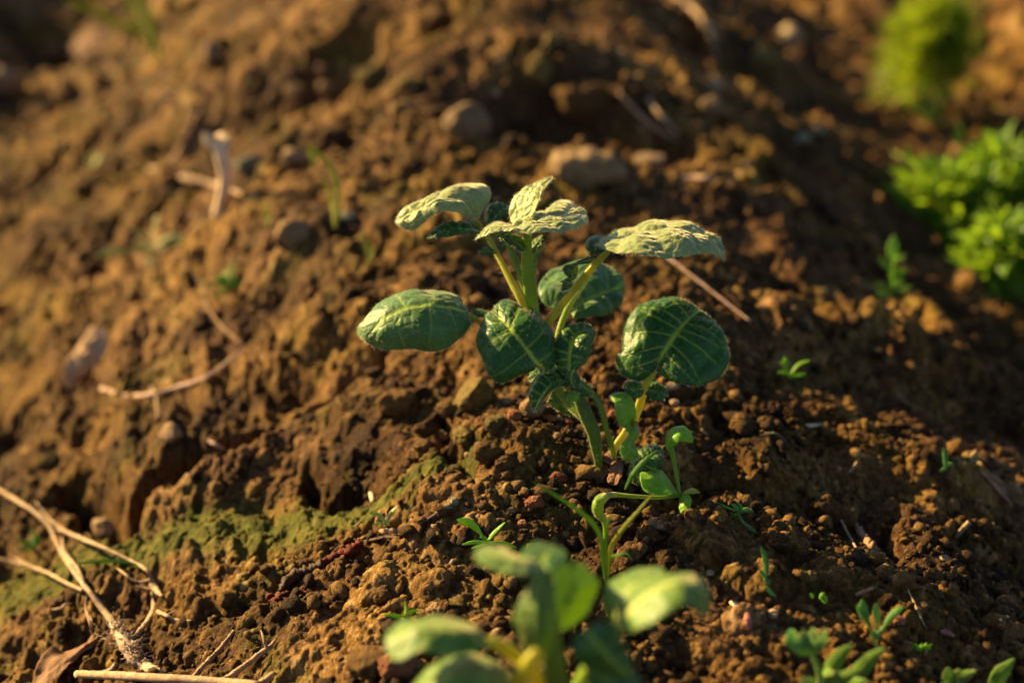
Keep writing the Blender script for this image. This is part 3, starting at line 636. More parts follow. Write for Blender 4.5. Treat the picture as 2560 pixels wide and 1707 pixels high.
lf(1, ZZ([(1400, 500), (1290, 470), (1180, 515), (1070, 588)], [-.6, -1.1, -1.3, -1.4]), ZZ([(1360, 462), (1270, 445), (1180, 480), (1100, 550)], [.1, -.3, -.7, -1.2]), ZZ([(1370, 525), (1270, 520), (1190, 545), (1110, 575)], [-1.3, -1.6, -1.6, -1.5]), seed=25, mats=(M_YOUNG_SUN, M_UND), nv=6, hair=700)
lf(1, ZZ([(1485, 670), (1400, 610), (1270, 560)], [-.2, -.5, -.8]), ZZ([(1478, 600), (1420, 560), (1340, 545)], [-.1, -.2, -.5]), ZZ([(1440, 680), (1360, 630), (1290, 590)], [-.3, -.8, -1.0]), seed=26, nv=5, hair=400, flip=True)
lf(1, ZZ([(1520, 700), (1570, 620), (1640, 548)], [.3, .2, .3]), ZZ([(1515, 620), (1560, 560), (1610, 545)], [.4, .6, .5]), ZZ([(1550, 690), (1600, 630), (1640, 570)], [.2, 0, .1]), seed=27, nv=4, hair=300, flip=True, nt=36, ns=20)
lf(1, ZZ([(1268, 692), (1180, 680), (1098, 690)], [1.3, 1.0, .9]), ZZ([(1230, 660), (1150, 648)], [1.5, 1.3]), ZZ([(1220, 705), (1140, 710)], [1.1, .9]), seed=28, nt=26, ns=16, name='leaflet', hair=100)
lf(1, ZZ([(1290, 640), (1300, 600), (1340, 585)], [1.4, 1.5, 1.6]), ZZ([(1275, 610), (1300, 580)], [1.5, 1.6]), ZZ([(1320, 650), (1345, 610)], [1.3, 1.4]), seed=29, nt=24, ns=14, name='leaflet', hair=100)
# right arm: flat leaf and its companions
lf(2, ZZ([(700, 655), (850, 592), (1000, 556), (1200, 522), (1400, 552), (1550, 612), (1670, 750)], [-.2, -.1, 0, .1, .2, .3, .5]),
   ZZ([(650, 610), (730, 600), (860, 560), (1000, 528), (1150, 505), (1290, 505), (1450, 545), (1570, 598), (1645, 670)], [.4, 1.4, 2.0, 2.3, 2.4, 2.3, 1.9, 1.4, .8]),
   ZZ([(620, 655), (720, 690), (900, 715), (1060, 742), (1250, 746), (1420, 715), (1540, 722), (1640, 752)], [-.8, -1.6, -2.2, -2.4, -2.2, -1.6, -.9, -.1]),
   bow=.3, seed=30, mats=(M_YOUNG_SUN, M_UND), nv=4, puff=.0008, hair=3400, label='long leaf held flat on the right arm, its pale quilted top in the sun')
lf(2, ZZ([(730, 690), (640, 660), (570, 700)], [.4, .5, .6]), ZZ([(700, 590), (620, 556), (552, 590), (535, 650)], [1.4, 1.6, 1.4, 1.0]), ZZ([(690, 700), (630, 712), (580, 722)], [.2, .2, .4]), seed=31, nt=36, ns=24, name='leaflet', hair=500, bow=.1)
lf(2, ZZ([(715, 620), (790, 570), (960, 540)], [1.2, 1.6, 2.4]), ZZ([(722, 570), (770, 520), (850, 502), (940, 520)], [1.8, 2.2, 2.6, 2.7]), ZZ([(780, 605), (880, 580), (960, 550)], [1.0, 1.4, 2.2]), seed=32, nt=36, ns=24, name='leaflet', hair=500, bow=.1)
for k, (m, l, r) in enumerate([([(610, 740), (510, 765), (408, 785)], [(560, 735), (470, 765)], [(560, 775), (470, 792)]), ([(470, 860), (410, 850), (360, 860)], [(470, 800), (400, 785), (350, 810)], [(450, 885), (400, 890)]),
                               ([(470, 880), (400, 910), (332, 930)], [(420, 890), (370, 908)], [(430, 915), (370, 938)]), ([(430, 940), (370, 950), (335, 1000)], [(400, 925), (345, 950)], [(410, 980), (350, 1010)]), ([(400, 1010), (350, 1030), (315, 1020)], [(370, 1010), (330, 1010)], [(380, 1030), (340, 1038)])]):
    lf(2, Z(m, .1, -.6), Z(l, .2, -.3), Z(r, 0, -.7), seed=33 + k, nt=22, ns=14, name='leaflet', hair=120, mats=(M_TOP, M_YSTEM))
lf(2, ZZ([(420, 1170), (540, 1085), (690, 1020), (852, 965)], [3.2, 3.8, 4.5, 5.2]),
   ZZ([(300, 1172), (180, 1100), (150, 990), (205, 880), (300, 812), (450, 775), (600, 772), (730, 808), (825, 885)], [3.4, 3.7, 4.2, 4.9, 5.3, 5.6, 5.8, 5.8, 5.6]),
   ZZ([(430, 1250), (540, 1225), (640, 1228), (745, 1180), (820, 1095)], [3.0, 3.2, 3.6, 4.2, 4.8]), bow=.2, seed=40, mats=(M_MID, M_UND), nv=4, puff=.0012, midw=.0009, label='round leaf behind the stems, out of focus', hair=0, quilt=.4)
lf(1, ZZ([(1175, 1190), (1110, 1175), (1040, 1165)], [1.3, 1.2, 1.2]), ZZ([(1150, 1160), (1080, 1152)], [1.5, 1.4]), ZZ([(1160, 1225), (1090, 1215)], [1.0, 1.0]), seed=41, nt=26, ns=16, name='leaflet', hair=100)

# ------------------------------------------------------------------ the blurred plant in front
fp, FD = ground(4, 1180, 1330)
near = thing('potato_plant', 'blurred potato plant close in the foreground, cut off by the bottom edge', 'plant', fp)
F0 = FD - .09
def nf(M, L, R, **kw): kw.setdefault('hair', 0); kw.setdefault('nt', 48); kw.setdefault('ns', 34); return leafpart(near, 4, F0, fp, M, L, R, **kw)
def ns_(pts, r, mat=M_STEM, **kw): return stempart(near, 4, F0, fp, pts, r, mat, **kw)
ns_([(1090, 520, .2), (1090, 700, 0), (1110, 900, .2), (1150, 1150, .8), (1180, 1330, 2.2)], [2.2, 2.8, 3.2, 3.2, 3], M_DSTEM)
ns_([(1500, 900, 0), (1440, 1000, .4), (1330, 1150, 1.2), (1220, 1330, 2.4)], [1.6, 1.8, 2, 2], M_STEM, name='petiole')
ns_([(700, 960, .2), (800, 960, .2), (950, 1060, .8), (1080, 1220, 1.6)], [1.4, 1.7, 2, 2], M_YSTEM, name='petiole')
ns_([(1415, 860, 1.5), (1400, 960, 1.6), (1330, 1100, 1.8), (1230, 1300, 2.2)], [1.4, 1.5, 1.6, 1.7], M_STEM, name='petiole')
ns_([(1050, 1010, -.6), (990, 1090, -.4), (940, 1200, .2), (930, 1330, 1.2)], [1.9, 2.4, 2.6, 2.6], M_YSTEM, name='petiole')
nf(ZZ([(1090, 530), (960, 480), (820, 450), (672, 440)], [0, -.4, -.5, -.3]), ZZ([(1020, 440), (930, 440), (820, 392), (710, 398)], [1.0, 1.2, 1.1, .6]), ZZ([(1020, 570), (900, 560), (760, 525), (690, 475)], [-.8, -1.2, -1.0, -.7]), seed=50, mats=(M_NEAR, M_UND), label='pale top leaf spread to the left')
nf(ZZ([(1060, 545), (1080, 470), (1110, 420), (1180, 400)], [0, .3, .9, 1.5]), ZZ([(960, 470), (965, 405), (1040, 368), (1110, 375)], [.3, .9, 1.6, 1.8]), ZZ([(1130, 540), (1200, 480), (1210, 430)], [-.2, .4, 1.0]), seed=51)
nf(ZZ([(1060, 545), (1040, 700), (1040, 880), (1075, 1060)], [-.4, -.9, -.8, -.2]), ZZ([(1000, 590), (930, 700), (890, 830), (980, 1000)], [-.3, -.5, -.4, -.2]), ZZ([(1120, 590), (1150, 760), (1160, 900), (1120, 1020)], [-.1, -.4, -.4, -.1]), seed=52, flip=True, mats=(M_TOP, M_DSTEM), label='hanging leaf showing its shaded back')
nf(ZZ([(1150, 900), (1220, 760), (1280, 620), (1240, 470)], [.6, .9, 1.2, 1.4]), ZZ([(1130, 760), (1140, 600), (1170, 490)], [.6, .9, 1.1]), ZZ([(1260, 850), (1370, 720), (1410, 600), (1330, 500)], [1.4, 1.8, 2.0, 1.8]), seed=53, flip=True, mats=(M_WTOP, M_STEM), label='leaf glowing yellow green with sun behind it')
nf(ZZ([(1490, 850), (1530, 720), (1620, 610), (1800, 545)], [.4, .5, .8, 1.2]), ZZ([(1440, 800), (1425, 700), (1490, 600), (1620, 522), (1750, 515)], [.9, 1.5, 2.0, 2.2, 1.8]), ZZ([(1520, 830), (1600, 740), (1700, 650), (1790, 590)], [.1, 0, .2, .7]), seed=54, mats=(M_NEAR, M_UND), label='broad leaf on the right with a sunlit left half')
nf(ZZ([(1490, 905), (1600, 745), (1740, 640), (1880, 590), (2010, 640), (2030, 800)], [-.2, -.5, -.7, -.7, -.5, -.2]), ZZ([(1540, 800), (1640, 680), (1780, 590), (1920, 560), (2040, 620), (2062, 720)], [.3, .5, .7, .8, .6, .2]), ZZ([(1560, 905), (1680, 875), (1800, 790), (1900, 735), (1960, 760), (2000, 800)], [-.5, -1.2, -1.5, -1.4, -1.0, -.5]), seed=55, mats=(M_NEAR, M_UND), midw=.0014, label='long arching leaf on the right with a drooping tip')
nf(ZZ([(1320, 870), (1400, 960), (1480, 1060), (1600, 1160)], [-.8, -1.3, -1.3, -1.0]), ZZ([(1270, 920), (1260, 1010), (1340, 1110), (1480, 1150)], [-.7, -.9, -.9, -.8]), ZZ([(1400, 840), (1490, 870), (1545, 970), (1600, 1080)], [-.7, -.8, -.7, -.7]), seed=56)
nf(ZZ([(760, 955), (640, 900), (480, 870), (300, 880), (150, 960)], [0, -.5, -.7, -.6, -.3]), ZZ([(700, 880), (560, 825), (400, 800), (250, 825), (160, 900)], [.6, .8, .9, .8, .4]), ZZ([(720, 1000), (600, 1025), (460, 1035), (360, 1000), (260, 1065), (180, 1040)], [-.5, -1.0, -1.2, -1.2, -1.0, -.6]), seed=57, mats=(M_NEAR, M_UND), label='left leaf with a pale sunlit back edge')
nf(ZZ([(930, 1260), (760, 1170), (560, 1150), (300, 1280)], [0, -.7, -.9, -.5]), ZZ([(880, 1140), (760, 1050), (600, 1020), (440, 1090), (320, 1210)], [.7, .9, .9, .7, .3]), ZZ([(860, 1330), (700, 1330), (500, 1340), (360, 1330)], [-.6, -1.3, -1.4, -1.0]), seed=58, mats=(M_NEAR, M_UND), label='lower left leaf crossing the bottom edge')
nf(ZZ([(1330, 1120), (1420, 1160), (1520, 1220), (1640, 1260)], [.2, 0, 0, .3]), ZZ([(1400, 1060), (1560, 1080), (1650, 1180)], [.8, 1.0, .8]), ZZ([(1340, 1200), (1440, 1290), (1560, 1310)], [-.4, -.6, -.3]), seed=59)
# ------------------------------------------------------------------ small plants
def Lz(pts, d): return [(p[0], p[1], p[2] if len(p) > 2 else d) for p in pts]
def blade_pts(c, D, base, spine, w, tilt=0.0):
    """spine [(x, y, d)] and half widths w in mm -> midrib and margins of a narrow leaf"""
    M = crom(np.array([P3(c, p, D, base) for p in spine]), 16); t = np.linspace(0, 1, 16)
    T = np.gradient(M, axis=0); T /= np.linalg.norm(T, axis=1)[:, None] + 1e-12
    V = -FWD; S = np.cross(T, V); S /= np.linalg.norm(S, axis=1)[:, None] + 1e-12; N = np.cross(S, T)
    S = S * math.cos(tilt) + N * math.sin(tilt)
    ww = np.interp(t, np.linspace(0, 1, len(w)), w)[:, None] * .001
    return M, M + S * ww - N * ww * .35, M - S * ww - N * ww * .35
def blade(parent, c, D, base, spine, w, mats, name='leaf', tilt=0.3, seed=0, label=None, puff=.00008):
    M, L, R = blade_pts(c, D, base, spine, w, tilt); L[0] = R[0] = M[0]; L[-1] = R[-1] = M[-1]
    V, F, mm, a = leaf_arr(M, L, R, nt=26, ns=10, puff=puff, nv=1, quilt=0, thick=.00022, wave=.0001, seed=seed, midw=.0003)
    o = link(name, make_mesh(name, V, F, list(mats), fmat=mm, attrs=a), parent)
    if label: o['label'] = label
    return o
def sprout(name, label, cat, c, base_xy, leaves, mats, lift=0.0, stem=None, smat=None, dD=0.0, group=None):
    b, D = ground(c, *base_xy); D += dD
    t = thing(name, label, cat, b, group)
    for k, (sp, w) in enumerate(leaves): blade(t, c, D, b, Lz(sp, -lift - .6 - 5 * max(D - .55, 0)), w, mats, seed=k + 60, tilt=.3 + .5 * math.sin(k * 2.3))
    up = -lift - .6 - 5 * max(D - .55, 0); q = leaves[0][0][0]; rr_ = min(.5 + .3 * leaves[0][1][1], 1.2)
    stempart(t, c, D, b, [(base_xy[0], base_xy[1], .3), ((base_xy[0] + q[0]) / 2, (base_xy[1] + q[1]) / 2, up * .5), (q[0], q[1], up)], [rr_, rr_ * .9, rr_ * .7], mats[1], n=12, sides=8)
    return t
WM = (M_WTOP, M_WTOP)
# trailing bright seedling right of the plant: thick bent stem, node, three leaves
wb, WD = ground(4, 1440, 548)
W0 = ground(3, 1590, 1400)[1] - .026
weed = thing('seedling', 'bright green seedling with arching stem and light heart shaped leaf right of the potato stem', 'plant', wb)
dn = (WD - W0) * 100
stempart(weed, 4, W0, wb, [(1440, 556, dn), (1442, 420, dn - .6), (1440, 250, dn - 1.0), (1400, 190, dn - 1.0), (1410, 120, dn - .9), (1480, 86, -.9), (1600, 94, -.6), (1750, 102, -.2), (1880, 88, 0)], [.8, .8, 1.0, 2.0, 2.0, 1.1, .8, .8, .9], M_STEM, n=60, sides=12)
stempart(weed, 3, W0, wb, [(1566, 1345, 0), (1542, 1210, -.1), (1522, 1090, -.2), (1505, 1040, -.2)], [.75, .8, .9, 1.3], M_STEM)
leafpart(weed, 3, W0, wb, ZZ([(1560, 1350), (1480, 1295), (1400, 1240), (1345, 1200)], [0, -.3, -.3, 0]), ZZ([(1520, 1348), (1450, 1358), (1380, 1352), (1330, 1320), (1308, 1260), (1310, 1208)], [-.2, -.6, -.7, -.6, -.4, -.1]),
         ZZ([(1540, 1325), (1500, 1280), (1470, 1215), (1420, 1184), (1370, 1195)], [.2, .4, .6, .6, .3]), mats=WM, nv=5, seed=70, puff=.0002, quilt=.3, nt=44, ns=30, hair=0)
leafpart(weed, 3, W0, wb, ZZ([(1580, 1335), (1605, 1400), (1585, 1480)], [0, -.5, -.6]), ZZ([(1562, 1370), (1562, 1420), (1566, 1465)], [0, -.3, -.5]), ZZ([(1615, 1340), (1645, 1385), (1630, 1440)], [-.1, -.5, -.6]), mats=(M_WTOP, M_PALEWEED), nv=4, seed=71, puff=.0002, quilt=.3, nt=30, ns=20)
leafpart(weed, 3, W0, wb, ZZ([(1482, 1058), (1500, 985), (1560, 935), (1625, 955), (1655, 1008)], [0, -.2, -.3, -.2, 0]), ZZ([(1478, 1010), (1494, 940), (1545, 908), (1600, 915), (1640, 960)], [.3, .5, .6, .5, .3]), ZZ([(1510, 1050), (1545, 1010), (1590, 1000), (1640, 1012)], [-.3, -.6, -.6, -.3]), mats=WM, nv=4, seed=72, puff=.0002, quilt=.3, nt=36, ns=24, bow=.1)
leafpart(weed, 3, W0, wb, ZZ([(1585, 1335), (1640, 1325), (1702, 1336)], [0, -.2, -.2]), ZZ([(1610, 1318), (1650, 1310)], [.1, 0]), ZZ([(1610, 1345), (1655, 1345)], [-.2, -.3]), mats=(M_YSTEM, M_YSTEM), nv=1, seed=73, puff=.0001, quilt=0, nt=22, ns=12)
leafpart(weed, 3, W0, wb, ZZ([(1420, 1195), (1370, 1165), (1335, 1142)], [.4, .5, .7]), ZZ([(1400, 1165), (1360, 1148)], [.6, .7]), ZZ([(1400, 1200), (1350, 1178), (1325, 1160)], [.3, .3, .5]), mats=WM, nv=2, seed=74, puff=.0001, quilt=0, nt=22, ns=12)

# blurred grass blades standing between camera and plant
gb, GD = ground(4, 1450, 640)
t = thing('grass_tuft', 'thin blurred grass blades crossing in front of the bright seedling', 'grass', gb)
G0 = GD - .02
blade(t, 4, G0, gb, [(1450, 640, 2), (1425, 470, .5), (1415, 330, -1), (1330, 215, -2), (1160, 95, -2.5), (990, -5, -2.5)], [.3, .5, .6, .9, .9, .7, .2], (M_GRASS, M_GRASS))
blade(t, 4, G0, gb, [(1450, 640, 2), (1470, 420, .5), (1530, 310, -1), (1630, 190, -1.5), (1730, 70, -1.5)], [.3, .6, .8, .8, .2], (M_YGRASS, M_YGRASS))
blade(t, 4, G0, gb, [(1450, 640, 2), (1445, 400, 0), (1460, 260, -.8), (1485, 170, -1)], [.3, .6, .8, .2], (M_GRASS, M_GRASS))
blade(t, 4, G0, gb, [(1450, 640, 2), (1475, 470, 1), (1530, 440, .6), (1570, 430, .5), (1600, 475, .4)], [.3, .6, .7, .6, .2], (M_GRASS, M_GRASS))
blade(t, 3, G0 + .01, gb, [(1205, 1320, 1), (1260, 1220, .6), (1340, 1130, .5), (1420, 1060, .6)], [.3, .9, 1.0, .3], (M_GRASS, M_GRASS))

# little weeds on the soil
sprout('seedling', 'tiny seedling with four narrow grey green leaves on the moss strip', 'plant', 4, (150, 268),
       [([(150, 262), (120, 210), (50, 192)], [.3, .8, .9, .2]), ([(150, 262), (180, 200), (225, 145)], [.3, .9, 1.0, .2]), ([(150, 262), (170, 215), (185, 180)], [.3, .7, .7, .2]), ([(150, 262), (110, 252), (70, 270)], [.3, .7, .7, .2])], (M_PALEWEED, M_WTOP), .35)
sprout('seedling', 'seedling with one broad green leaf just behind the blurred foreground plant', 'plant', 4, (745, 372),
       [([(745, 365), (690, 290), (640, 250), (565, 232)], [.3, .6, 1.5, 1.7, .3]), ([(745, 365), (790, 310), (855, 245)], [.3, .9, .8, .2]), ([(745, 365), (670, 365), (595, 380)], [.3, .7, .7, .2]), ([(745, 365), (700, 385), (655, 400)], [.3, .6, .6, .2]), ([(745, 365), (840, 372), (925, 398)], [.3, .7, .8, .2]), ([(745, 365), (735, 340), (700, 335)], [.3, .6, .6, .2])], (M_WTOP, M_WTOP), .4)
sprout('seedling', 'sprawling seedling with long narrow leaves to the right of the bright seedling', 'plant', 11, (262, -30),
       [([(255, -60), (150, -100), (40, -130)], [.3, .6, .8, .2]), ([(255, -40), (300, 30), (395, 98)], [.3, .9, 1.2, .2]), ([(255, -45), (240, -90), (200, -120)], [.3, .8, .8, .2]), ([(255, -45), (300, -75), (365, -65)], [.3, 1.0, 1.1, .2]), ([(255, -45), (225, -30), (190, -28)], [.3, .9, .8, .2]), ([(255, -45), (275, -90), (250, -130)], [.3, .6, .6, .2])], (M_DGREEN, M_DGREEN), .3)
sprout('seedling', 'small seedling with spread leaves on soil beside the largest potato leaf', 'plant', 8, (475, 248),
       [([(475, 240), (460, 200), (455, 155)], [.3, .9, 1.6, .3]), ([(475, 240), (510, 195), (562, 172)], [.3, .8, .9, .2]), ([(475, 240), (505, 238), (545, 232)], [.3, .9, .8, .2]), ([(475, 240), (445, 225), (420, 228)], [.3, .8, .8, .2]), ([(475, 240), (450, 190), (425, 182)], [.3, .8, .9, .2])], (M_WTOP, M_WTOP), .5)
sprout('seedling', 'lone upright curved blade seedling on the slope below the right stones', 'plant', 11, (450, 440),
       [([(450, 430), (458, 330), (440, 240), (415, 190)], [.4, .9, 1.1, .9, .2]), ([(450, 430), (430, 390), (408, 365)], [.3, .7, .7, .2]), ([(450, 435), (480, 455), (440, 470)], [.3, .7, .5, .2]), ([(455, 480), (490, 530), (530, 560)], [.3, .8, .8, .2])], (M_DGREEN, M_DGREEN), .2)
sprout('seedling', 'seedling with three spoon shaped leaves on long stalks at the lower right', 'plant', 11, (1265, 845),
       [([(1240, 820), (1200, 740), (1170, 650), (1165, 575)], [.5, .6, 1.6, 1.7, .3]), ([(1225, 800), (1180, 720), (1140, 660), (1122, 620)], [.4, .6, 1.1, .8, .2]), ([(1265, 820), (1275, 740), (1268, 660), (1262, 605)], [.5, .5, 1.2, 1.3, .3]), ([(1290, 820), (1350, 745), (1410, 680), (1470, 630)], [.5, .6, 1.3, 1.3, .3]),
        ([(1225, 815), (1265, 850), (1300, 815)], [.4, 1.6, .4]), ([(1225, 870), (1290, 940), (1375, 1020)], [.3, .6, .5, .2])], (M_DGREEN, M_WTOP), .35)
sprout('seedling', 'tiny feathery bright green seedling near the lower right stone chips', 'plant', 11, (1590, 955),
       [([(1590, 950), (1560, 925), (1525, 908)], [.2, .8, .8, .2]), ([(1590, 950), (1600, 920), (1595, 898)], [.2, .6, .5, .1]), ([(1590, 950), (1640, 930), (1680, 908)], [.2, .5, .4, .1]), ([(1600, 945), (1630, 910), (1640, 900)], [.2, .4, .4, .1]), ([(1610, 940), (1660, 940), (1675, 945)], [.2, .4, .4, .1]), ([(1590, 950), (1570, 945), (1580, 930)], [.2, .6, .6, .2])], (M_WTOP, M_WTOP), .3)
sprout('seedling', 'two leaved green sprout alone on the far right slope', 'plant', 8, (1150, 640),
       [([(1145, 640), (1150, 600), (1143, 548)], [.4, 1.2, 1.3, .3]), ([(1145, 640), (1165, 622), (1188, 628)], [.3, 1.1, 1.0, .3]), ([(1145, 640), (1135, 648), (1125, 655)], [.3, .8, .6, .2])], (M_DGREEN, M_DGREEN), .4)
sprout('seedling', 'small bright tuft of green with a yellow leaf beside it low in the middle right', 'plant', 11, (885, 600),
       [([(880, 596), (872, 560), (885, 530)], [.4, 1.2, 1.0, .3]), ([(880, 596), (895, 570), (905, 602)], [.3, .7, .6, .2]), ([(800, 575), (795, 555), (780, 535)], [.2, .7, .6, .2])], (M_WTOP, M_WTOP), .2)
sprout('seedling', 'low green sprout half hidden behind the left blurred potato leaf', 'plant', 4, (270, 800),
       [([(260, 798), (200, 800), (140, 792)], [.3, .9, .9, .3]), ([(265, 795), (270, 750), (262, 705)], [.3, .7, .6, .2]), ([(265, 795), (310, 770), (350, 765)], [.3, .7, .6, .2])], (M_WTOP, M_WTOP), .3)
# taller right-hand weed in front of the bush
b, D = ground(5, 845, 1450)
t = thing('weed', 'upright weed with a stack of pointed green leaves below the leafy bush', 'plant', b)
stempart(t, 5, D, b, [(835, 1470, 0), (848, 1400, -.6), (850, 1320, -1), (850, 1230, -1.4)], [.9, .9, .8, .5], M_WTOP, n=18, sides=8)
for k, (sp, w_) in enumerate([([(850, 1290), (850, 1220), (852, 1150)], [.5, 3.4, 3.0, .4]), ([(850, 1300), (880, 1270), (912, 1245)], [.4, 2.2, 2.0, .3]), ([(845, 1320), (815, 1300), (780, 1262)], [.4, 2.0, 1.8, .3]), ([(850, 1350), (880, 1330), (918, 1322)], [.4, 2.0, 1.8, .3]),
                              ([(848, 1380), (845, 1340), (825, 1310)], [.4, 2.2, 1.8, .3]), ([(845, 1440), (890, 1425), (940, 1405)], [.4, 1.8, 2.0, .3]), ([(840, 1445), (790, 1440), (745, 1462)], [.4, 1.8, 1.5, .3]), ([(840, 1460), (825, 1490), (790, 1510)], [.4, 2.0, 1.6, .3]),
                              ([(845, 1430), (800, 1400), (750, 1390)], [.4, 1.6, 1.5, .3]), ([(852, 1400), (885, 1380), (895, 1350)], [.4, 1.6, 1.5, .3])]):
    blade(t, 5, D, b, Z(sp, -1.0 - .3 * math.sin(k)), w_, (M_WTOP if k % 3 == 0 else M_BUSH, M_BUSH), seed=80 + k, tilt=.6 * math.sin(k * 1.7))
# pale plants cut off at the bottom right
b, D = ground(11, 850, 1270)
t = thing('weed', 'blurred weed with one lobed leaf and long pointed leaves at the bottom edge', 'plant', b)
D -= .03
leafpart(t, 11, D, b, ZZ([(790, 990), (760, 930), (700, 870)], [0, -.2, -.2]), ZZ([(700, 990), (620, 930), (600, 860), (640, 790)], [0, -.2, -.1, .2]), ZZ([(785, 930), (760, 860), (730, 800)], [0, 0, .2]), mats=(M_DGREEN, M_NEAR), nv=3, quilt=.2, puff=.0002, nt=30, ns=20, seed=90)
leafpart(t, 11, D, b, ZZ([(790, 990), (820, 920), (850, 850)], [0, -.2, 0]), ZZ([(775, 920), (770, 850), (800, 800)], [0, .1, .3]), ZZ([(850, 970), (910, 900), (910, 840), (880, 800)], [-.1, -.2, 0, .2]), mats=(M_NEAR, M_NEAR), nv=3, quilt=.2, puff=.0002, nt=30, ns=20, seed=91)
stempart(t, 11, D, b, [(790, 985, 0), (830, 1060, .1), (850, 1140, .4), (860, 1290, 3)], [.7, .9, 1.1, 1.3], M_NEAR)
for k, sp in enumerate([[(880, 1200), (960, 1060), (1040, 960), (1095, 915)], [(1050, 1230), (1180, 1080), (1250, 1000), (1335, 940)], [(850, 1150), (950, 1130), (990, 1100)], [(880, 1230), (1020, 1160), (1150, 1090)], [(820, 1220), (760, 1180), (740, 1150)], [(960, 1240), (1100, 1200), (1220, 1190)]]):
    blade(t, 11, D, b, Z(sp, 1.0, -.3), [.8, 2.5, 1.8, .3] if k < 2 else [.8, 2.1, 1.5, .3], (M_NEAR, M_NEAR), seed=92 + k)
b, D = ground(11, 1860, 1290)
t = thing('weed', 'small weed with a folded pale leaf at the bottom right edge', 'plant', b); D -= .02
for k, sp in enumerate([[(1820, 1260), (1800, 1150), (1795, 1075)], [(1830, 1240), (1860, 1150), (1880, 1090)], [(1840, 1220), (1920, 1150), (2000, 1100)], [(1830, 1240), (1780, 1210), (1740, 1200)]]):
    blade(t, 11, D, b, Z(sp, 1.0, -.3), [.6, 2.0, 1.6, .3], (M_NEAR if k != 1 else M_PALEWEED, M_NEAR), seed=100 + k)
b, D = ground(11, 2160, 1290)
t = thing('grass_tuft', 'broad single green blade rising at the bottom right corner', 'grass', b); D -= .02
blade(t, 11, D, b, [(2150, 1290, 1), (2170, 1170, .3), (2230, 1080, -.2), (2288, 1010, -.4)], [1.0, 2.8, 2.6, .3], (M_NEAR, M_NEAR), seed=105)
blade(t, 11, D, b, [(2150, 1290, 1), (2130, 1220, .6), (2120, 1190, .4)], [.6, 1.4, .3], (M_NEAR, M_NEAR), seed=106)
# left background plants
sprout('grass_tuft', 'olive curled grass shoot in the blur behind the pale clods on the left', 'grass', 7, (1645, 620),
       [([(1645, 625), (1655, 500), (1640, 380), (1590, 290), (1500, 215)], [1.2, 1.5, 1.6, 1.5, .4]), ([(1640, 620), (1625, 500), (1590, 400), (1555, 370)], [.9, 1.4, 1.2, .4]), ([(1560, 330), (1535, 300), (1510, 210)], [.4, 2.0, .4])], (M_YGRASS, M_YGRASS), 1.0)
sprout('grass_tuft', 'short thin olive blade in the middle of the blurred left slope', 'grass', 7, (1310, 620),
       [([(1312, 622), (1300, 560), (1280, 490)], [.6, 1.2, 1.0, .3]), ([(1318, 615), (1322, 560), (1300, 500)], [.5, .8, .7, .2])], (M_YGRASS, M_YGRASS), .6)
sprout('grass_tuft', 'single fine green blade left of the crown leaves of the middle plant', 'grass', 0, (925, 655),
       [([(925, 655), (915, 615), (900, 578)], [.5, 1.1, .9, .2]), ([(925, 655), (932, 630), (925, 600)], [.3, .7, .6, .2])], (M_YGRASS, M_YGRASS), .6)
sprout('seedling', 'vivid green blurred sprout on the left slope above the curved twig', 'plant', 7, (1125, 915),
       [([(1120, 910), (1085, 890), (1050, 895)], [.8, 3.2, 2.6, .5]), ([(1120, 915), (1125, 870), (1140, 780)], [.8, 3.0, 1.6, .3]), ([(1125, 915), (1160, 890), (1185, 905)], [.8, 3.0, 2.4, .5]), ([(1115, 900), (1095, 860), (1110, 850)], [.6, 2.2, 1.6, .4]), ([(1120, 920), (1090, 940), (1060, 965)], [.6, 1.4, 1.0, .2])], (M_BUSH, M_BUSH), .8)
sprout('weed', 'pale straggling weed spread sideways on the blurred left slope', 'plant', 7, (735, 750),
       [([(735, 745), (660, 745), (580, 735), (460, 770)], [.6, 1.2, 2.0, 2.6, .6]), ([(735, 745), (725, 690), (680, 650), (650, 625)], [.8, 2.8, 3.0, 2.4, .5]), ([(740, 745), (740, 780), (735, 835)], [.8, 2.4, 3.4, .8]), ([(735, 740), (750, 640), (775, 560)], [.6, 1.0, 1.2, 2.0]), ([(740, 745), (800, 690), (880, 655)], [.6, 2.0, 2.2, .4]),
        ([(800, 715), (850, 690), (900, 660)], [.6, 2.0, 2.0, .4]), ([(760, 740), (900, 690), (980, 730)], [.6, 1.6, 2.2, .6]), ([(960, 730), (1010, 720), (1035, 700)], [.6, 2.2, 1.6, .4]), ([(735, 745), (700, 720), (640, 690)], [.6, 2.6, 2.0, .4])], (M_PALEWEED, M_YGRASS), 1.6)
sprout('grass_tuft', 'large blurred olive grass blades at the top left edge', 'grass', 9, (1050, 420),
       [([(1050, 430), (1000, 250), (960, 120), (900, -20), (880, -90)], [1.4, 6.0, 6.5, 7.0, 5.0]), ([(1010, 330), (900, 220), (760, 150), (600, 60), (400, -10)], [1.0, 5, 5.5, 4, 1.0]), ([(960, 320), (900, 200), (850, 60), (800, -60)], [1.0, 3.5, 3.0, 1.0])], (M_YGRASS, M_YGRASS), 3.0)
sprout('grass_tuft', 'faint olive tuft on the lit left slope below the top left blades', 'grass', 9, (600, 1090),
       [([(600, 1090), (580, 1040), (600, 980)], [.8, 2.5, 2.0, .5]), ([(605, 1090), (650, 1020), (655, 970)], [.8, 2.5, 2.0, .5])], (M_YGRASS, M_YGRASS), 1.0)
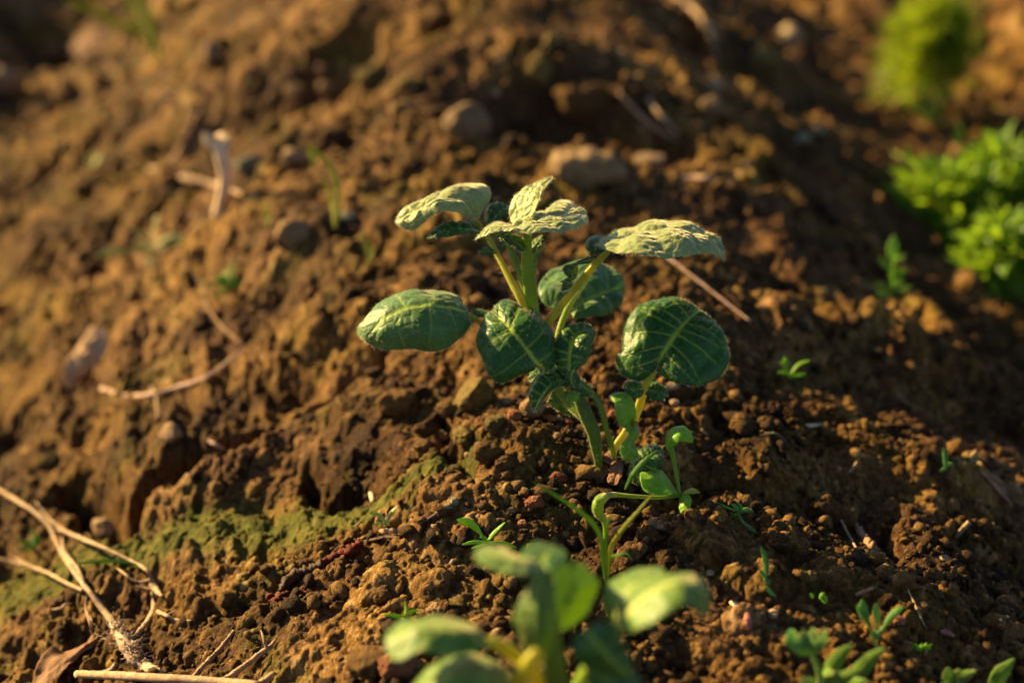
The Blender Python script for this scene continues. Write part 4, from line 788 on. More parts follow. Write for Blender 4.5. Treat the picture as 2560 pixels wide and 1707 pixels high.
sprout('seedling', 'little dark green sprout beside the dry stems at the lower left', 'plant', 6, (215, 580),
       [([(215, 580), (180, 540), (100, 530)], [.5, 1.4, 1.2, .3]), ([(215, 580), (220, 500), (200, 440)], [.5, 1.6, 1.4, .3]), ([(215, 580), (250, 520), (245, 470)], [.5, 1.2, 1.0, .3]), ([(215, 580), (150, 580), (90, 560)], [.5, 1.2, 1.0, .3])], (M_DGREEN, M_YGRASS), .5)
sprout('grass_tuft', 'thin green blade bending left over the moss near the root crown', 'grass', 6, (905, 700),
       [([(905, 702), (860, 672), (740, 658), (620, 662), (500, 675)], [.4, .8, .8, .7, .3])], (M_GRASS, M_GRASS), .6)

# ------------------------------------------------------------------ the two bushes in the furrow on the right
def bush(name, label, c, cx, cy, rx, ry, n, leaf_l, leaf_w, mat, seed, droop, tall=1.0, dD=0.0):
    b, D = ground(c, cx, cy + ry * .75); D += dD; s = CROP[c][2]
    X, Y = px(c, cx, cy); R = rx / s / FPX * D; H = ry / s / FPX * D
    ctr = at(X, Y, D) - b + np.array([0, R * .15, 0])
    t = thing(name, label, 'bush', b); r = np.random.default_rng(seed)
    m_ = 12; cu = r.normal(size=(m_, 3)); cu /= np.linalg.norm(cu, axis=1)[:, None]; cu[:, 2] = np.abs(cu[:, 2]) * 1.3 - .55
    cc = cu * (.35 + .62 * r.random(m_))[:, None]; cr_ = .25 + .28 * r.random(m_); w_ = r.integers(0, m_, n)
    u = r.normal(size=(n, 3)); u /= np.linalg.norm(u, axis=1)[:, None]
    rad = cr_[w_] * (r.random(n) ** .6) * np.where(r.random(n) < .15, 1.7, 1.0)
    pp = cc[w_] + u * rad[:, None]; pp[:, 2] = np.maximum(pp[:, 2], -.9 + .2 * r.random(n)); p = ctr + pp * np.array([R, R * .9, H])
    d = u * .55 + pp * .5 + r.normal(size=(n, 3)) * .35 + np.array([0, 0, .55 - droop]); d /= np.linalg.norm(d, axis=1)[:, None]
    q = np.cross(d, r.normal(size=(n, 3))); q /= np.linalg.norm(q, axis=1)[:, None]; nn = np.cross(q, d)
    L_ = leaf_l * (.5 + .8 * r.random(n))[:, None]; W_ = leaf_w * (.6 + .7 * r.random(n))[:, None]
    k = [p, p + d * L_ * .35 + q * W_ + nn * W_ * .4, p + d * L_ * .7 + q * W_ * .85 + nn * W_ * .3 - np.array([0, 0, 1]) * L_ * .08, p + d * L_ - np.array([0, 0, 1]) * L_ * .22,
         p + d * L_ * .7 - q * W_ * .85 + nn * W_ * .3 - np.array([0, 0, 1]) * L_ * .08, p + d * L_ * .35 - q * W_ + nn * W_ * .4, p + d * L_ * .38, p + d * L_ * .7 - np.array([0, 0, 1]) * L_ * .09]
    V = np.stack(k, 1).reshape(-1, 3); f = np.array([[0, 1, 6, 6], [0, 6, 5, 5], [1, 2, 7, 6], [5, 6, 7, 4], [2, 3, 7, 7], [7, 3, 4, 4]])
    F3 = []
    for a in f:
        F3.append(a[:3]); 
        if a[3] != a[2]: F3.append([a[0], a[2], a[3]])
    F3 = np.array(F3); F = (F3[None] + 8 * np.arange(n)[:, None, None]).reshape(-1, 3)
    link('foliage', make_mesh('foliage', V, F, mat, attrs={'vein': np.zeros(len(V))}), t)
    vs, fs, m = [], [], 0
    for j in range(14):
        e = ctr + np.array([r.normal() * R * .5, r.normal() * R * .4, H * (.2 + .5 * r.random())])
        v_, f_ = tube_arr([np.array([r.normal() * R * .1, r.normal() * R * .1, -.004]), ctr * .5 + np.array([r.normal() * R * .3, 0, 0]), e], [.0016, .0012, .0006], n=10, sides=6)
        vs.append(v_); fs.append(f_ + m); m += len(v_)
    link('stem', make_mesh('stem', np.concatenate(vs), np.concatenate(fs), M_STEM, attrs={'vein': np.zeros(m)}), t)
bush('leafy_bush', 'leafy green weed bush with spoon shaped leaves at the right edge', 5, 1300, 1010, 330, 275, 2800, .019, .0026, M_BUSH, 5, .1)
bush('feathery_bush', 'fine leaved yellow green bush near the top right corner', 5, 1040, 320, 225, 350, 5200, .028, .0009, M_BUSH2, 9, -.3)
bush('leafy_bush', 'lower clump of narrow leaves under the leafy bush, cut by the right edge', 5, 1420, 1290, 190, 220, 750, .020, .0026, M_BUSH, 12, .3)
# ------------------------------------------------------------------ sticks, stalks and dead leaves
def stick(name, label, cat, c, pts, radii, mat, lift=None, flat=1.0, rough=.08, n=40, group=None, sides=9, dD=None):
    """pts on the ruler; each lies on the soil, raised by lift (mm) towards the camera"""
    G = [ground(c, *p[:2]) for p in pts]
    lift = lift if lift is not None else [1.0] * len(pts)
    b = G[0][0]; P = [at(*px(c, *p[:2]), g[1] - l * .001) - b for p, g, l in zip(pts, G, lift)]
    V, F = tube_arr(P, np.array(radii) * .00085, n=n, sides=sides, rough=rough * 1.5, seed=len(label), flat=flat)
    o = link(name, make_mesh(name, V, F, mat), loc=b); return tag(o, label, cat, group)
def bundle(name, label, cat, c, strands, mats, part='stem'):
    b, D = ground(c, *strands[0][0][0][:2])
    t = thing(name, label, cat, b)
    for k, (pts, radii, lift, *rest) in enumerate(strands):
        G = [ground(c, *p[:2]) for p in pts]; P = [at(*px(c, *p[:2]), g[1] - l * .001) - b for p, g, l in zip(pts, G, lift)]
        V, F = tube_arr(P, np.array(radii) * .00062, n=60, sides=9, rough=.16, seed=k)
        link(rest[0] if rest else part, make_mesh(part, V, F, mats[k % len(mats)] if not (rest and len(rest) > 1) else rest[1]), t)
    return t
stick('dry_stalk', 'thin straight pinkish dry stalk leaning down right behind the largest leaf', 'stalk', 0, [(1640, 620), (1876, 803)], [.85, .6], M_PINKDRY, [45, 10])
stick('curved_twig', 'long curved pale twig lying on the left slope', 'twig', 7, [(500, 1415), (620, 1450), (750, 1442), (900, 1400), (1030, 1350), (1120, 1280), (1190, 1215)], [1.7, 1.8, 1.5, 1.6, 1.4, 1.1, .7], M_PINKDRY, [3, 5, 5, 4, 4, 3, 2])
stick('fine_twig', 'hair thin dark twig running down into the curved twig', 'twig', 7, [(890, 750), (920, 830), (980, 890), (1000, 980), (1060, 1080), (1130, 1150), (1195, 1200)], [.5, .6, .7, .6, .6, .6, .5], M_TWIG, [4, 5, 5, 5, 5, 4, 3])
stick('fine_twig', 'thin twig leaning up right from the end of the curved twig', 'twig', 7, [(1180, 1170), (1230, 1110), (1310, 1030)], [.5, .5, .4], M_TWIG, [3, 5, 5])
stick('fine_twig', 'short dry twig hanging below the middle of the curved twig', 'twig', 7, [(740, 1405), (765, 1460), (770, 1560)], [.8, .8, .6], M_DRY, [5, 5, 3])
stick('dry_stalk', 'broad blurred straw lying sideways behind the bleached stalk', 'stalk', 9, [(830, 1065), (1000, 1110), (1200, 1160), (1400, 1210), (1600, 1275)], [2.2, 2.9, 3.0, 2.6, 1.3], M_DULL, [4, 6, 6, 6, 3])
stick('dry_stalk', 'blurred grey straw slanting up right from the broad straw', 'stalk', 9, [(1100, 1090), (1170, 980), (1260, 790), (1310, 720)], [2.0, 2.0, 1.6, 1.2], M_TWIG, [6, 8, 6, 3])
b, D = ground(9, 1430, 1400); t = thing('bleached_stalk', 'upright bleached pink white stalk with a flared torn top on the left slope', 'stalk', b)
stempart(t, 9, D, b, [(1430, 1400, 0), (1455, 1280, -1), (1470, 1160, -1.8), (1450, 1040, -2.4), (1420, 960, -2.8)], [5.0, 4.2, 4.4, 4.6, 3.6], M_WHITE)
for k, sp in enumerate([[(1415, 960), (1360, 920), (1340, 860)], [(1415, 955), (1440, 900), (1480, 900)], [(1410, 960), (1400, 920), (1380, 880)], [(1420, 950), (1470, 930), (1488, 890)]]):
    blade(t, 9, D, b, Z(sp, -2.8, -3.2), [3.0, 4.5, 3.2, .8], (M_WHITE, M_WHITE), name='torn_end', seed=k)
stick('dry_stalk', 'pale blurred straw blade entering at the top right of centre', 'stalk', 10, [(2060, -30), (2160, 60), (2260, 160), (2360, 240)], [6, 6.5, 6, 3], M_DRY, [6, 20, 20, 4], flat=.4)
stick('dry_stalk', 'second narrow straw blade crossing behind the top straw', 'stalk', 10, [(2150, -40), (2200, 80), (2280, 200), (2340, 420)], [2.5, 2.5, 2.5, 1.5], M_DRY, [14, 24, 16, 4], flat=.5)
stick('fine_twig', 'long blurred brown twig up the slope below the top straws', 'twig', 10, [(1690, 600), (1800, 730), (1930, 840), (2080, 920)], [1.6, 1.8, 1.8, 1.2], M_TWIG, [5, 8, 8, 4])
stick('fine_twig', 'short blurred grey twig right of the long brown twig', 'twig', 10, [(1880, 650), (1970, 760), (2080, 880)], [1.8, 2.0, 1.4], M_DRY, [5, 8, 4])
stick('dry_stalk', 'pinkish curved root fragment right of the pale round stone', 'stalk', 2, [(1260, 110), (1400, 80), (1560, 90), (1740, 110)], [1.2, 1.8, 1.8, 1.0], M_PINKDRY, [2, 4, 4, 2])
stick('fine_twig', 'thin blurred straw far up on the lit left slope', 'twig', 9, [(640, 760), (740, 680), (900, 540)], [1.0, 1.0, .8], M_DRY, [5, 8, 5])
stick('fine_twig', 'faint upright straw beside the far thin straw', 'twig', 9, [(510, 800), (540, 700), (570, 610)], [.9, .9, .7], M_DRY, [3, 10, 14])
stick('fine_twig', 'horizontal faint straw ending at the orange slope', 'twig', 9, [(600, 620), (760, 545), (940, 522)], [1.0, 1.0, .8], M_DRY, [4, 6, 4])
# lower left tangle
bundle('dry_weed_stems', 'dry branching pale stems with fibrous roots pulled out at the lower left', 'dead plant', 6, [
    ([(760, 1085), (680, 980), (560, 830), (450, 680), (380, 560), (320, 430), (240, 350), (120, 270), (-30, 180)], [2.6, 2.2, 1.8, 1.6, 1.6, 1.7, 1.8, 1.7, 1.6], [3, 8, 14, 18, 20, 22, 24, 24, 24]),
    ([(560, 840), (500, 700), (420, 600), (405, 505)], [1.4, 1.6, 1.4, .6], [14, 18, 20, 20]),
    ([(540, 850), (430, 800), (330, 745), (220, 700), (100, 670), (-30, 640)], [1.2, 1.4, 1.4, 1.4, 1.3, 1.2], [13, 15, 17, 18, 19, 20]),
    ([(250, 715), (160, 670), (90, 630)], [1.0, 1.0, .6], [18, 19, 19]),
    ([(560, 850), (500, 830), (420, 800)], [.8, .8, .4], [13, 14, 14]),
    ([(570, 860), (560, 960), (585, 1060), (605, 1145)], [.8, .7, .7, .5], [12, 9, 6, 2], 'rootlet'),
    ([(570, 990), (600, 1050), (590, 1010)], [.4, .4, .3], [8, 6, 6], 'rootlet')], [M_DRY])
bundle('dry_weed_stems', 'thin dry stem arching over the moss from the upper left to a forked root', 'dead plant', 6, [
    ([(985, 780), (960, 720), (860, 660), (740, 600), (640, 555), (540, 515), (440, 470), (340, 400), (280, 330), (235, 275)], [1.6, 1.3, 1.2, 1.2, 1.4, 1.9, 1.4, 1.3, 1.2, .8], [3, 6, 10, 14, 16, 18, 20, 21, 22, 22]),
    ([(540, 515), (450, 480), (375, 455)], [1.5, 1.3, .8], [18, 18, 18]),
    ([(980, 770), (1010, 830), (1060, 890)], [1.6, 2.4, 1.0], [4, 4, 2]),
    ([(980, 780), (920, 795), (860, 780), (820, 745), (765, 705)], [1.0, .9, .8, .8, .5], [4, 5, 5, 4, 3]),
    ([(985, 800), (998, 900), (1005, 980), (960, 1060), (890, 1140)], [1.0, 1.0, 2.2, 2.0, 1.6], [4, 5, 5, 4, 2], 'root'),
    ([(1010, 980), (1080, 1010), (1150, 1040), (1250, 1045)], [1.4, 1.2, .8, .4], [5, 5, 4, 2], 'root'),
    ([(1090, 1010), (1140, 985), (1185, 965)], [.7, .5, .3], [5, 4, 3], 'root'),
    ([(1110, 1025), (1150, 1070), (1180, 1100)], [.6, .4, .3], [5, 3, 2], 'root'),
    ([(975, 840), (930, 830), (885, 820)], [.6, .6, .4], [4, 5, 5], 'root')], [M_DRY])
rt = bundle('root_crown', 'frayed root stump with fine rootlets beside the curled dead leaf', 'root', 6, [
    ([(740, 1070), (780, 1130), (830, 1200), (880, 1290), (960, 1350), (1040, 1400)], [3.0, 4.2, 5.2, 4.6, 3.8, 3.0], [3, 5, 6, 5, 4, 2], 'stump', M_ROOT),
    ([(760, 1330), (720, 1370), (665, 1380)], [1.6, 1.3, .7], [4, 3, 2], 'rootlet', M_ROOT)], [M_ROOT])
rt['label'] = 'frayed root stump with fine rootlets beside the curled dead leaf'
rr = np.random.default_rng(4); vs, fs, m = [], [], 0
b = np.array(rt.location)
for k in range(90):
    x, y = 740 + 190 * rr.random() + 20 * rr.normal(), 0; f_ = (x - 740) / 190; y = 1080 + 210 * f_ + 30 * rr.normal()
    G0_, d0 = ground(6, x, y); a = rr.random() * 6.28; ln = 40 + 90 * rr.random()
    P = [at(*px(6, x, y), d0 - .004) - b, at(*px(6, x + ln * .5 * math.cos(a), y + ln * .5 * math.sin(a) + 10), d0 - .008 - .003 * rr.random()) - b, at(*px(6, x + ln * math.cos(a + .5), y + ln * math.sin(a + .5) + 10), d0 - .003 - .005 * rr.random()) - b]
    v_, f2 = tube_arr(P, [.00035, .0002, .0001], n=8, sides=4); vs.append(v_); fs.append(f2 + m); m += len(v_)
link('rootlet', make_mesh('rootlet', np.concatenate(vs), np.concatenate(fs), M_ROOT), rt)
# curled dead leaf
b, D = ground(6, 700, 1120); t = thing('dead_leaf', 'curled brown dead leaf lying at the bottom left beside the root stump', 'leaf', b)
leafpart(t, 6, D, b, ZZ([(720, 1115), (600, 1180), (470, 1270), (350, 1350), (250, 1450), (200, 1560)], [0, -.6, -1.0, -1.3, -1.6, -2.0]),
         ZZ([(620, 1140), (540, 1220), (420, 1260), (350, 1235), (280, 1290), (240, 1400)], [.4, .3, 0, -.3, -.6, -1.2]), ZZ([(640, 1190), (520, 1270), (430, 1350), (350, 1420), (270, 1520)], [-.4, -1.0, -1.5, -1.9, -2.2]),
         mats=(M_DEAD, M_DEAD), puff=.0003, nv=8, quilt=.3, seed=120, wave=.0010, name='blade')
b, D = ground(7, 340, 1420); t = thing('dead_leaf', 'tan blurred dead leaf with a narrow stalk on the left slope', 'leaf', b)
leafpart(t, 7, D, b, ZZ([(335, 1430), (350, 1330), (400, 1220), (440, 1150), (480, 1110)], [-.3, -.9, -1.0, -.8, -.5]), ZZ([(322, 1380), (320, 1320), (370, 1240), (410, 1160), (445, 1115)], [-.3, -.6, -.6, -.4, -.2]), ZZ([(360, 1400), (430, 1330), (510, 1260), (535, 1180), (510, 1120)], [-.5, -1.0, -1.2, -.9, -.5]),
         mats=(M_TAN, M_TAN), puff=.0006, nv=5, quilt=.3, seed=121, wave=.0010, name='blade')
b, D = ground(0, 130, 150)
t = thing('dead_leaf', 'large blurred curled brown leaf in the top left shade', 'leaf', b)
leafpart(t, 9, D, b, ZZ([(470, 400), (540, 330), (620, 260), (690, 210)], [-2, -3, -3, -2]), ZZ([(450, 330), (500, 260), (600, 190), (670, 180)], [-1, -1, -1, -1]), ZZ([(520, 400), (610, 350), (680, 290), (710, 240)], [-3, -4, -4, -3]), mats=(M_DEAD, M_DEAD), puff=.001, seed=122, quilt=.3, name='blade')
# bottom straws
stick('dry_stalk', 'long straight straw lying across the bottom left edge', 'stalk', 6, [(505, 1395), (800, 1408), (1100, 1425), (1400, 1445), (1700, 1470)], [1.9, 2.0, 2.0, 2.0, 2.0], M_DRY, [16, 14, 12, 12, 12], rough=.03)
stick('dry_stalk', 'short straw leaning up right near the bottom, left one of the pair', 'stalk', 6, [(1255, 1425), (1330, 1340), (1430, 1240), (1530, 1115)], [1.0, 1.1, 1.1, .9], M_DRY, [5, 8, 8, 3])
stick('dry_stalk', 'forked straw near the bottom, right one of the pair', 'stalk', 6, [(1440, 1450), (1600, 1340), (1690, 1270), (1760, 1220), (1800, 1170)], [1.2, 1.3, 1.2, 1.0, .5], M_DRY, [5, 7, 7, 5, 3])
stick('dry_stalk', 'little upright straw at the fork of the bottom straw', 'stalk', 6, [(1745, 1240), (1725, 1170), (1705, 1110)], [.8, .7, .3], M_DRY, [6, 8, 8])
stick('dry_stalk', 'straw stub poking up from the bottom edge left of the blurred plant', 'stalk', 6, [(1690, 1470), (1740, 1430), (1790, 1390)], [1.4, 1.4, 1.0], M_DRY, [6, 8, 5])
stick('red_thread', 'crumpled dark red thread lying on the soil, upper piece', 'thread', 6, [(2360, 540), (2310, 585), (2240, 615), (2170, 635), (2110, 650)], [1.2, 2.0, 2.0, 1.8, .9], M_RTHR, [4, 5, 6, 5, 4], rough=.3)
stick('red_thread', 'crumpled bright red thread lying on the soil, lower piece', 'thread', 6, [(2020, 880), (1960, 855), (1900, 865), (1830, 890), (1770, 920), (1760, 885), (1800, 880), (1870, 840)], [.9, 1.2, .9, 1.0, .9, 1.0, .8, .4], M_RTHR, [4, 5, 5, 6, 5, 5, 5, 4], rough=.3, n=60)
stick('dark_root', 'dark rope like root between the two red threads', 'root', 6, [(2110, 670), (2020, 720), (1930, 750), (1870, 800), (1830, 860)], [2.0, 2.2, 2.4, 2.0, 1.0], M_DARKROOT, [3, 4, 5, 4, 3], rough=.2)
stick('dark_root', 'thin dark curved root left of the foreground plant', 'root', 4, [(-10, 355), (60, 325), (150, 300), (240, 305), (320, 335)], [1.0, 1.3, 1.3, 1.2, .7], M_TWIG, [2, 2, 2, 2, 1], rough=.15)
stick('dark_root', 'second thin root beneath the curved root left of the foreground plant', 'root', 4, [(-10, 370), (80, 350), (180, 335), (300, 350)], [.6, .8, .8, .4], M_DARKROOT, [1, 2, 2, 1], rough=.15)
stick('fine_twig', 'fine straw slanting over the moss beside the two grey stones', 'twig', 4, [(350, 255), (410, 220), (470, 180)], [.5, .5, .4], M_TWIG, [2, 3, 2])
stick('straw_bit', 'small bright upright straw bit behind the moss', 'straw', 12, [(285, 1408), (278, 1370), (265, 1335)], [1.0, 1.1, .9], M_WHITE, [1, 3, 3])
stick('straw_bit', 'thick pale straw bit standing on the far right slope', 'straw', 11, [(1850, 120), (1900, 65), (1950, 12)], [1.1, 1.2, 1.2], M_DRY, [2, 5, 6])
stick('straw_bit', 'short pale straw bit on the crest right of the bright seedling', 'straw', 3, [(1710, 925), (1730, 945), (1752, 965)], [.5, .6, .4], M_DRY, [2, 2, 2])
stick('straw_bit', 'orange straw bit beside the sprawling seedling', 'straw', 8, [(332, 862), (370, 842), (412, 818)], [.5, .7, .6], M_DRY, [2, 3, 3])
stick('straw_bit', 'pale flat chip of straw high on the right crest', 'straw', 8, [(540, 458), (580, 455), (618, 450)], [.9, 1.0, .6], M_WHITE, [2, 3, 2])
stick('straw_bit', 'stubby straw bit pointing up in the hollow of the right crest', 'straw', 8, [(730, 660), (750, 635), (768, 612)], [.8, .8, .6], M_DRY, [2, 4, 5])
stick('fine_twig', 'thin dark curved stem arching over the lump right of the plant', 'twig', 8, [(335, 475), (370, 490), (410, 490), (445, 515), (472, 550)], [.6, .7, .7, .8, .5], M_GREY, [2, 3, 4, 4, 2])
stick('fine_twig', 'straight orange stalk standing in the granular soil on the right', 'twig', 8, [(695, 862), (730, 930), (772, 1000)], [.7, .6, .5], M_DRY, [5, 5, 2])
stick('dry_stalk', 'frayed grey brown stalk beside the orange stalk on the right', 'stalk', 8, [(740, 850), (780, 915), (830, 975), (870, 1010)], [.9, 1.5, 1.6, .8], M_TWIG, [2, 3, 3, 2], rough=.2)
stick('fine_twig', 'needle thin straw right of the spoon leaved seedling', 'twig', 11, [(1500, 510), (1560, 640), (1610, 750), (1635, 800)], [.35, .45, .35, .25], M_DRY, [3, 4, 4, 2])
stick('straw_bit', 'grey brown straw bit above the spoon leaved seedling', 'straw', 11, [(1115, 550), (1170, 525), (1245, 500)], [.7, .8, .5], M_TWIG, [2, 3, 3])
stick('fine_twig', 'thin twig ending at the tiny feathery seedling', 'twig', 11, [(1400, 855), (1460, 880), (1530, 905)], [.35, .4, .3], M_TWIG, [2, 2, 2])
stick('fallen_petal', 'pink and white chip on the lower right slope', 'chip', 11, [(1735, 815), (1785, 825), (1835, 850)], [.7, 1.3, .8], M_PINKPOD, [1, 2, 1])
stick('fallen_petal', 'small pink chip under the tiny feathery seedling', 'chip', 11, [(1600, 940), (1620, 955), (1640, 968)], [.6, 1.0, .6], M_PINKPOD, [1, 2, 1])
stick('fallen_petal', 'pinkish red pod standing left of the blurred lobed leaf', 'chip', 11, [(318, 690), (322, 740), (330, 795)], [1.0, 1.4, .7], M_PINKPOD, [2, 4, 2])
stick('fallen_petal', 'pale chip just above the pinkish red pod', 'chip', 11, [(195, 600), (235, 625), (275, 645)], [.7, 1.2, .7], M_WHITE, [1, 2, 1])
stick('straw_bit', 'tiny white chip pair far at the right edge', 'straw', 11, [(2180, 730), (2210, 712), (2238, 702)], [.7, .9, .7], M_WHITE, [1, 2, 1])
stick('fine_twig', 'dark twig lying down the far right slope', 'twig', 8, [(1300, 650), (1335, 690), (1380, 740), (1430, 790)], [.7, 1.0, 1.0, .6], M_TWIG, [2, 3, 3, 2])
stick('fine_twig', 'thin straw stub hooked on the left mound', 'twig', 6, [(340, 975), (400, 965), (430, 940), (470, 935)], [.5, .7, .6, .3], M_DRY, [2, 3, 3, 2])
stick('straw_bit', 'short dry stub on the left slope below the curved twig', 'straw', 0, [(520, 1100), (540, 1112), (560, 1122)], [.8, 1.0, .7], M_PINKDRY, [1, 2, 1])

# ------------------------------------------------------------------ clods and stones
rock(12, 1200, 560, 310, 'knobbly olive clod, the biggest under the centre leaf', M_OLIVE, seed=1, rough=.26, aspect=(1, .85, .85), lump=6)
rock(12, 975, 640, 190, 'orange edged clod left of the biggest olive clod', M_CLOD, seed=2, rough=.34)
rock(12, 1360, 760, 165, 'small crumbly olive clod between the biggest clod and the flat mound', M_OLIVE, seed=3, rough=.38, lump=8)
rock(12, 1520, 700, 115, 'smooth reddish pyramid stone right of the olive clods', M_RED, 'stone', 'stone', seed=4, rough=.12, aspect=(1, .9, 1.0))
rock(12, 1690, 640, 200, 'rounded pale brown stone half behind the curled leaf tip', M_PINK, 'stone', 'stone', seed=5, rough=.13)
rock(12, 1820, 700, 130, 'dark brown stone touching the rounded pale stone', M_RED, 'stone', 'stone', seed=6, rough=.16)
rock(12, 1470, 550, 75, 'little pink stone just above the reddish pyramid stone', M_PINK, 'stone', 'stone', seed=7, rough=.15)
rock(12, 1905, 700, 62, 'tiny pale stone beside the potato stem', M_PALE, 'stone', 'stone', seed=8, rough=.12)
rock(12, 1895, 850, 66, 'tiny pink white stone below the dark brown stone', M_PINK, 'stone', 'stone', seed=9, rough=.12)
rock(12, 875, 865, 120, 'whitish broken chip between clods left of centre', M_PALE, 'stone', 'stone', seed=10, rough=.25, aspect=(1, .7, .7))
rock(12, 750, 830, 170, 'angular clod with a lit left face beside the whitish chip', M_CLOD, seed=11, rough=.36)
rock(12, 720, 960, 150, 'rounded clod below the angular clod', M_CLOD, seed=12, rough=.18)
rock(12, 920, 955, 135, 'smooth olive egg shaped clod below the whitish chip', M_OLIVE, seed=13, rough=.14)
rock(12, 1275, 1020, 215, 'round topped clod in the middle of the slope below the flat mound', M_CLOD, seed=14, rough=.26)
rock(12, 1430, 1110, 150, 'greyish clod at the foot of the round topped clod', M_CLOD, seed=15, rough=.24)
rock(12, 1110, 1020, 62, 'small pinkish stone left of the round topped clod', M_PINK, 'stone', 'stone', seed=16, rough=.12)
rock(12, 1000, 1130, 95, 'flat pale pebble below the egg shaped clod', M_OLIVE, 'stone', 'stone', seed=17, rough=.1, aspect=(1, .8, .5))
rock(12, 1900, 1230, 125, 'brown rounded clod left of the stem foot', M_RED, seed=18, rough=.2)
rock(12, 998, 1425, 68, 'grey upright pebble, right one of the pair on the moss edge', M_GREY, 'stone', 'stone', seed=19, rough=.1, aspect=(.9, .8, 1.2))
rock(12, 935, 1475, 80, 'grey round pebble, left one of the pair on the moss edge', M_GREY, 'stone', 'stone', seed=20, rough=.1)
rock(12, 1700, 1440, 150, 'dark hollowed clod behind the blurred grass blade', M_RED, seed=21, rough=.25, aspect=(1, .8, .6))
rock(12, 1490, 1500, 70, 'pink grey stone near the blurred grass blade', M_PINK, 'stone', 'stone', seed=22, rough=.15)
rock(12, 1980, 740, 90, 'crumb of reddish soil right of the tiny pale stone', M_RED, seed=23, rough=.3)
rock(12, 600, 1140, 190, 'lumpy dark clod with an orange rim at the left of the crumbly slope', M_CLOD, seed=24, rough=.3)
rock(12, 500, 620, 260, 'broad shaded clod under the left leaf', M_CLOD, seed=25, rough=.3, sink=.5)
rock(12, 1080, 870, 190, 'crumbly olive lump in front of the orange edged clod', M_OLIVE, seed=26, rough=.4, lump=8)
rock(10, 700, 900, 290, 'large pale rounded stone in the blurred background above the crown', M_PALE, 'stone', 'stone', seed=30, rough=.12, aspect=(1, .8, .95), sink=.15)
rock(10, 700, 760, 150, 'smaller pale lump resting on the top of the large pale stone', M_CLOD, seed=31, rough=.2)
rock(10, 320, 590, 150, 'blurred pale round stone far left of the large pale stone', M_OLIVE, 'stone', 'stone', seed=32, rough=.12)
rock(10, 1180, 500, 190, 'blurred olive clod in the upper centre', M_OLIVE, seed=33, rough=.25, aspect=(.9, .8, 1.1))
rock(10, 1250, 290, 130, 'small pale stone high in the upper centre', M_OLIVE, 'stone', 'stone', seed=34, rough=.15)
rock(10, 930, 400, 80, 'tiny pale stone near the top between the olive clods', M_PALE, 'stone', 'stone', seed=35, rough=.12)
rock(10, 885, 620, 65, 'pinkish pebble above the large pale stone', M_PINK, 'stone', 'stone', seed=36, rough=.12)
rock(10, 280, 740, 170, 'dusty clod under the blurred pale round stone', M_CLOD, seed=37, rough=.25)
rock(10, 90, 560, 230, 'mossy shaded clod at the left of the upper centre', M_OLIVE, seed=38, rough=.25)
rock(10, 1430, 1110, 520, 'big tan block of earth with a flat sunlit side behind the crown leaves', M_TANC, seed=39, rough=.30, aspect=(1, .7, .45), sink=.62, lump=7)
rock(10, 1890, 1080, 190, 'pale pebble shaped clod right of the big tan block', M_PALE, 'stone', 'stone', seed=40, rough=.16, aspect=(1, .8, .6))
rock(10, 1450, 700, 330, 'wide brown lump of earth in the blur above the big tan block', M_CLOD, seed=41, rough=.28, aspect=(1, .8, .8), sink=.5)
rock(10, 2030, 280, 200, 'blurred tan clod below the top straws', M_CLOD, seed=42, rough=.22)
rock(10, 2310, 570, 110, 'blurred pale clod at the right beyond the long brown twig', M_PALE, 'stone', 'stone', seed=43, rough=.2)
rock(10, 2290, 700, 130, 'dusty pale clod under the blurred pale clod', M_PALE, seed=44, rough=.2)
rock(10, 500, 180, 260, 'broad dark lump near the top edge', M_CLOD, seed=45, rough=.25, sink=.45)
rock(9, 1640, 1110, 200, 'round greenish grey stone beside the bleached stalk', M_GREY, 'stone', 'stone', seed=46, rough=.12, sink=.3)
rock(9, 1100, 660, 100, 'pinkish blurred pebble on the orange slope', M_PINK, 'stone', 'stone', seed=47, rough=.15)
rock(9, 1270, 590, 85, 'smaller blurred pebble up right of the pinkish one', M_PINK, 'stone', 'stone', seed=48, rough=.15)
rock(9, 1380, 380, 170, 'long pale clod on the rim of the dark upper left hollow', M_PALE, seed=49, rough=.2, aspect=(.6, .8, .9))
rock(9, 1930, 620, 130, 'pinkish pale clod in the dark upper left hollow', M_PINK, 'stone', 'stone', seed=50, rough=.25)
rock(9, 2100, 465, 75, 'pale pebble at the back of the dark hollow', M_PINK, 'stone', 'stone', seed=51, rough=.15)
rock(9, 2130, 590, 110, 'low pale clod right of the pinkish hollow clod', M_PINK, 'stone', 'stone', seed=52, rough=.25)
rock(9, 1920, 1060, 150, 'pale crumbly clod left of the curled grass shoot', M_PALE, seed=53, rough=.25)
rock(9, 2180, 920, 180, 'orange lit clod above the curled grass shoot', M_CLOD, seed=54, rough=.25)
rock(9, 2270, 1430, 130, 'grey clod at the foot of the curled grass shoot', M_GREY, seed=55, rough=.2, aspect=(1, .7, .5))
rock(7, 1440, 680, 170, 'rounded stone with an orange earth cap on the left slope', M_PINK, 'stone', 'stone', seed=56, rough=.16)
rock(7, 420, 450, 110, 'bright orange lit clod on the far left slope', M_CLOD, seed=57, rough=.2)
rock(9, 330, 450, 260, 'large blurred brown clod in the top left corner', M_CLOD, seed=58, rough=.2)
rock(9, 20, 570, 230, 'grey white blurred stone at the left edge', M_PALE, 'stone', 'stone', seed=59, rough=.15)
rock(6, 710, 480, 190, 'rounded streaked stone at the mouth of the crack behind the moss', M_PINK, 'stone', 'stone', seed=60, rough=.16, aspect=(1, .9, .9))
rock(6, 330, 30, 150, 'small pale green topped clod on the left edge of the cracked earth', M_OLIVE, seed=61, rough=.2)
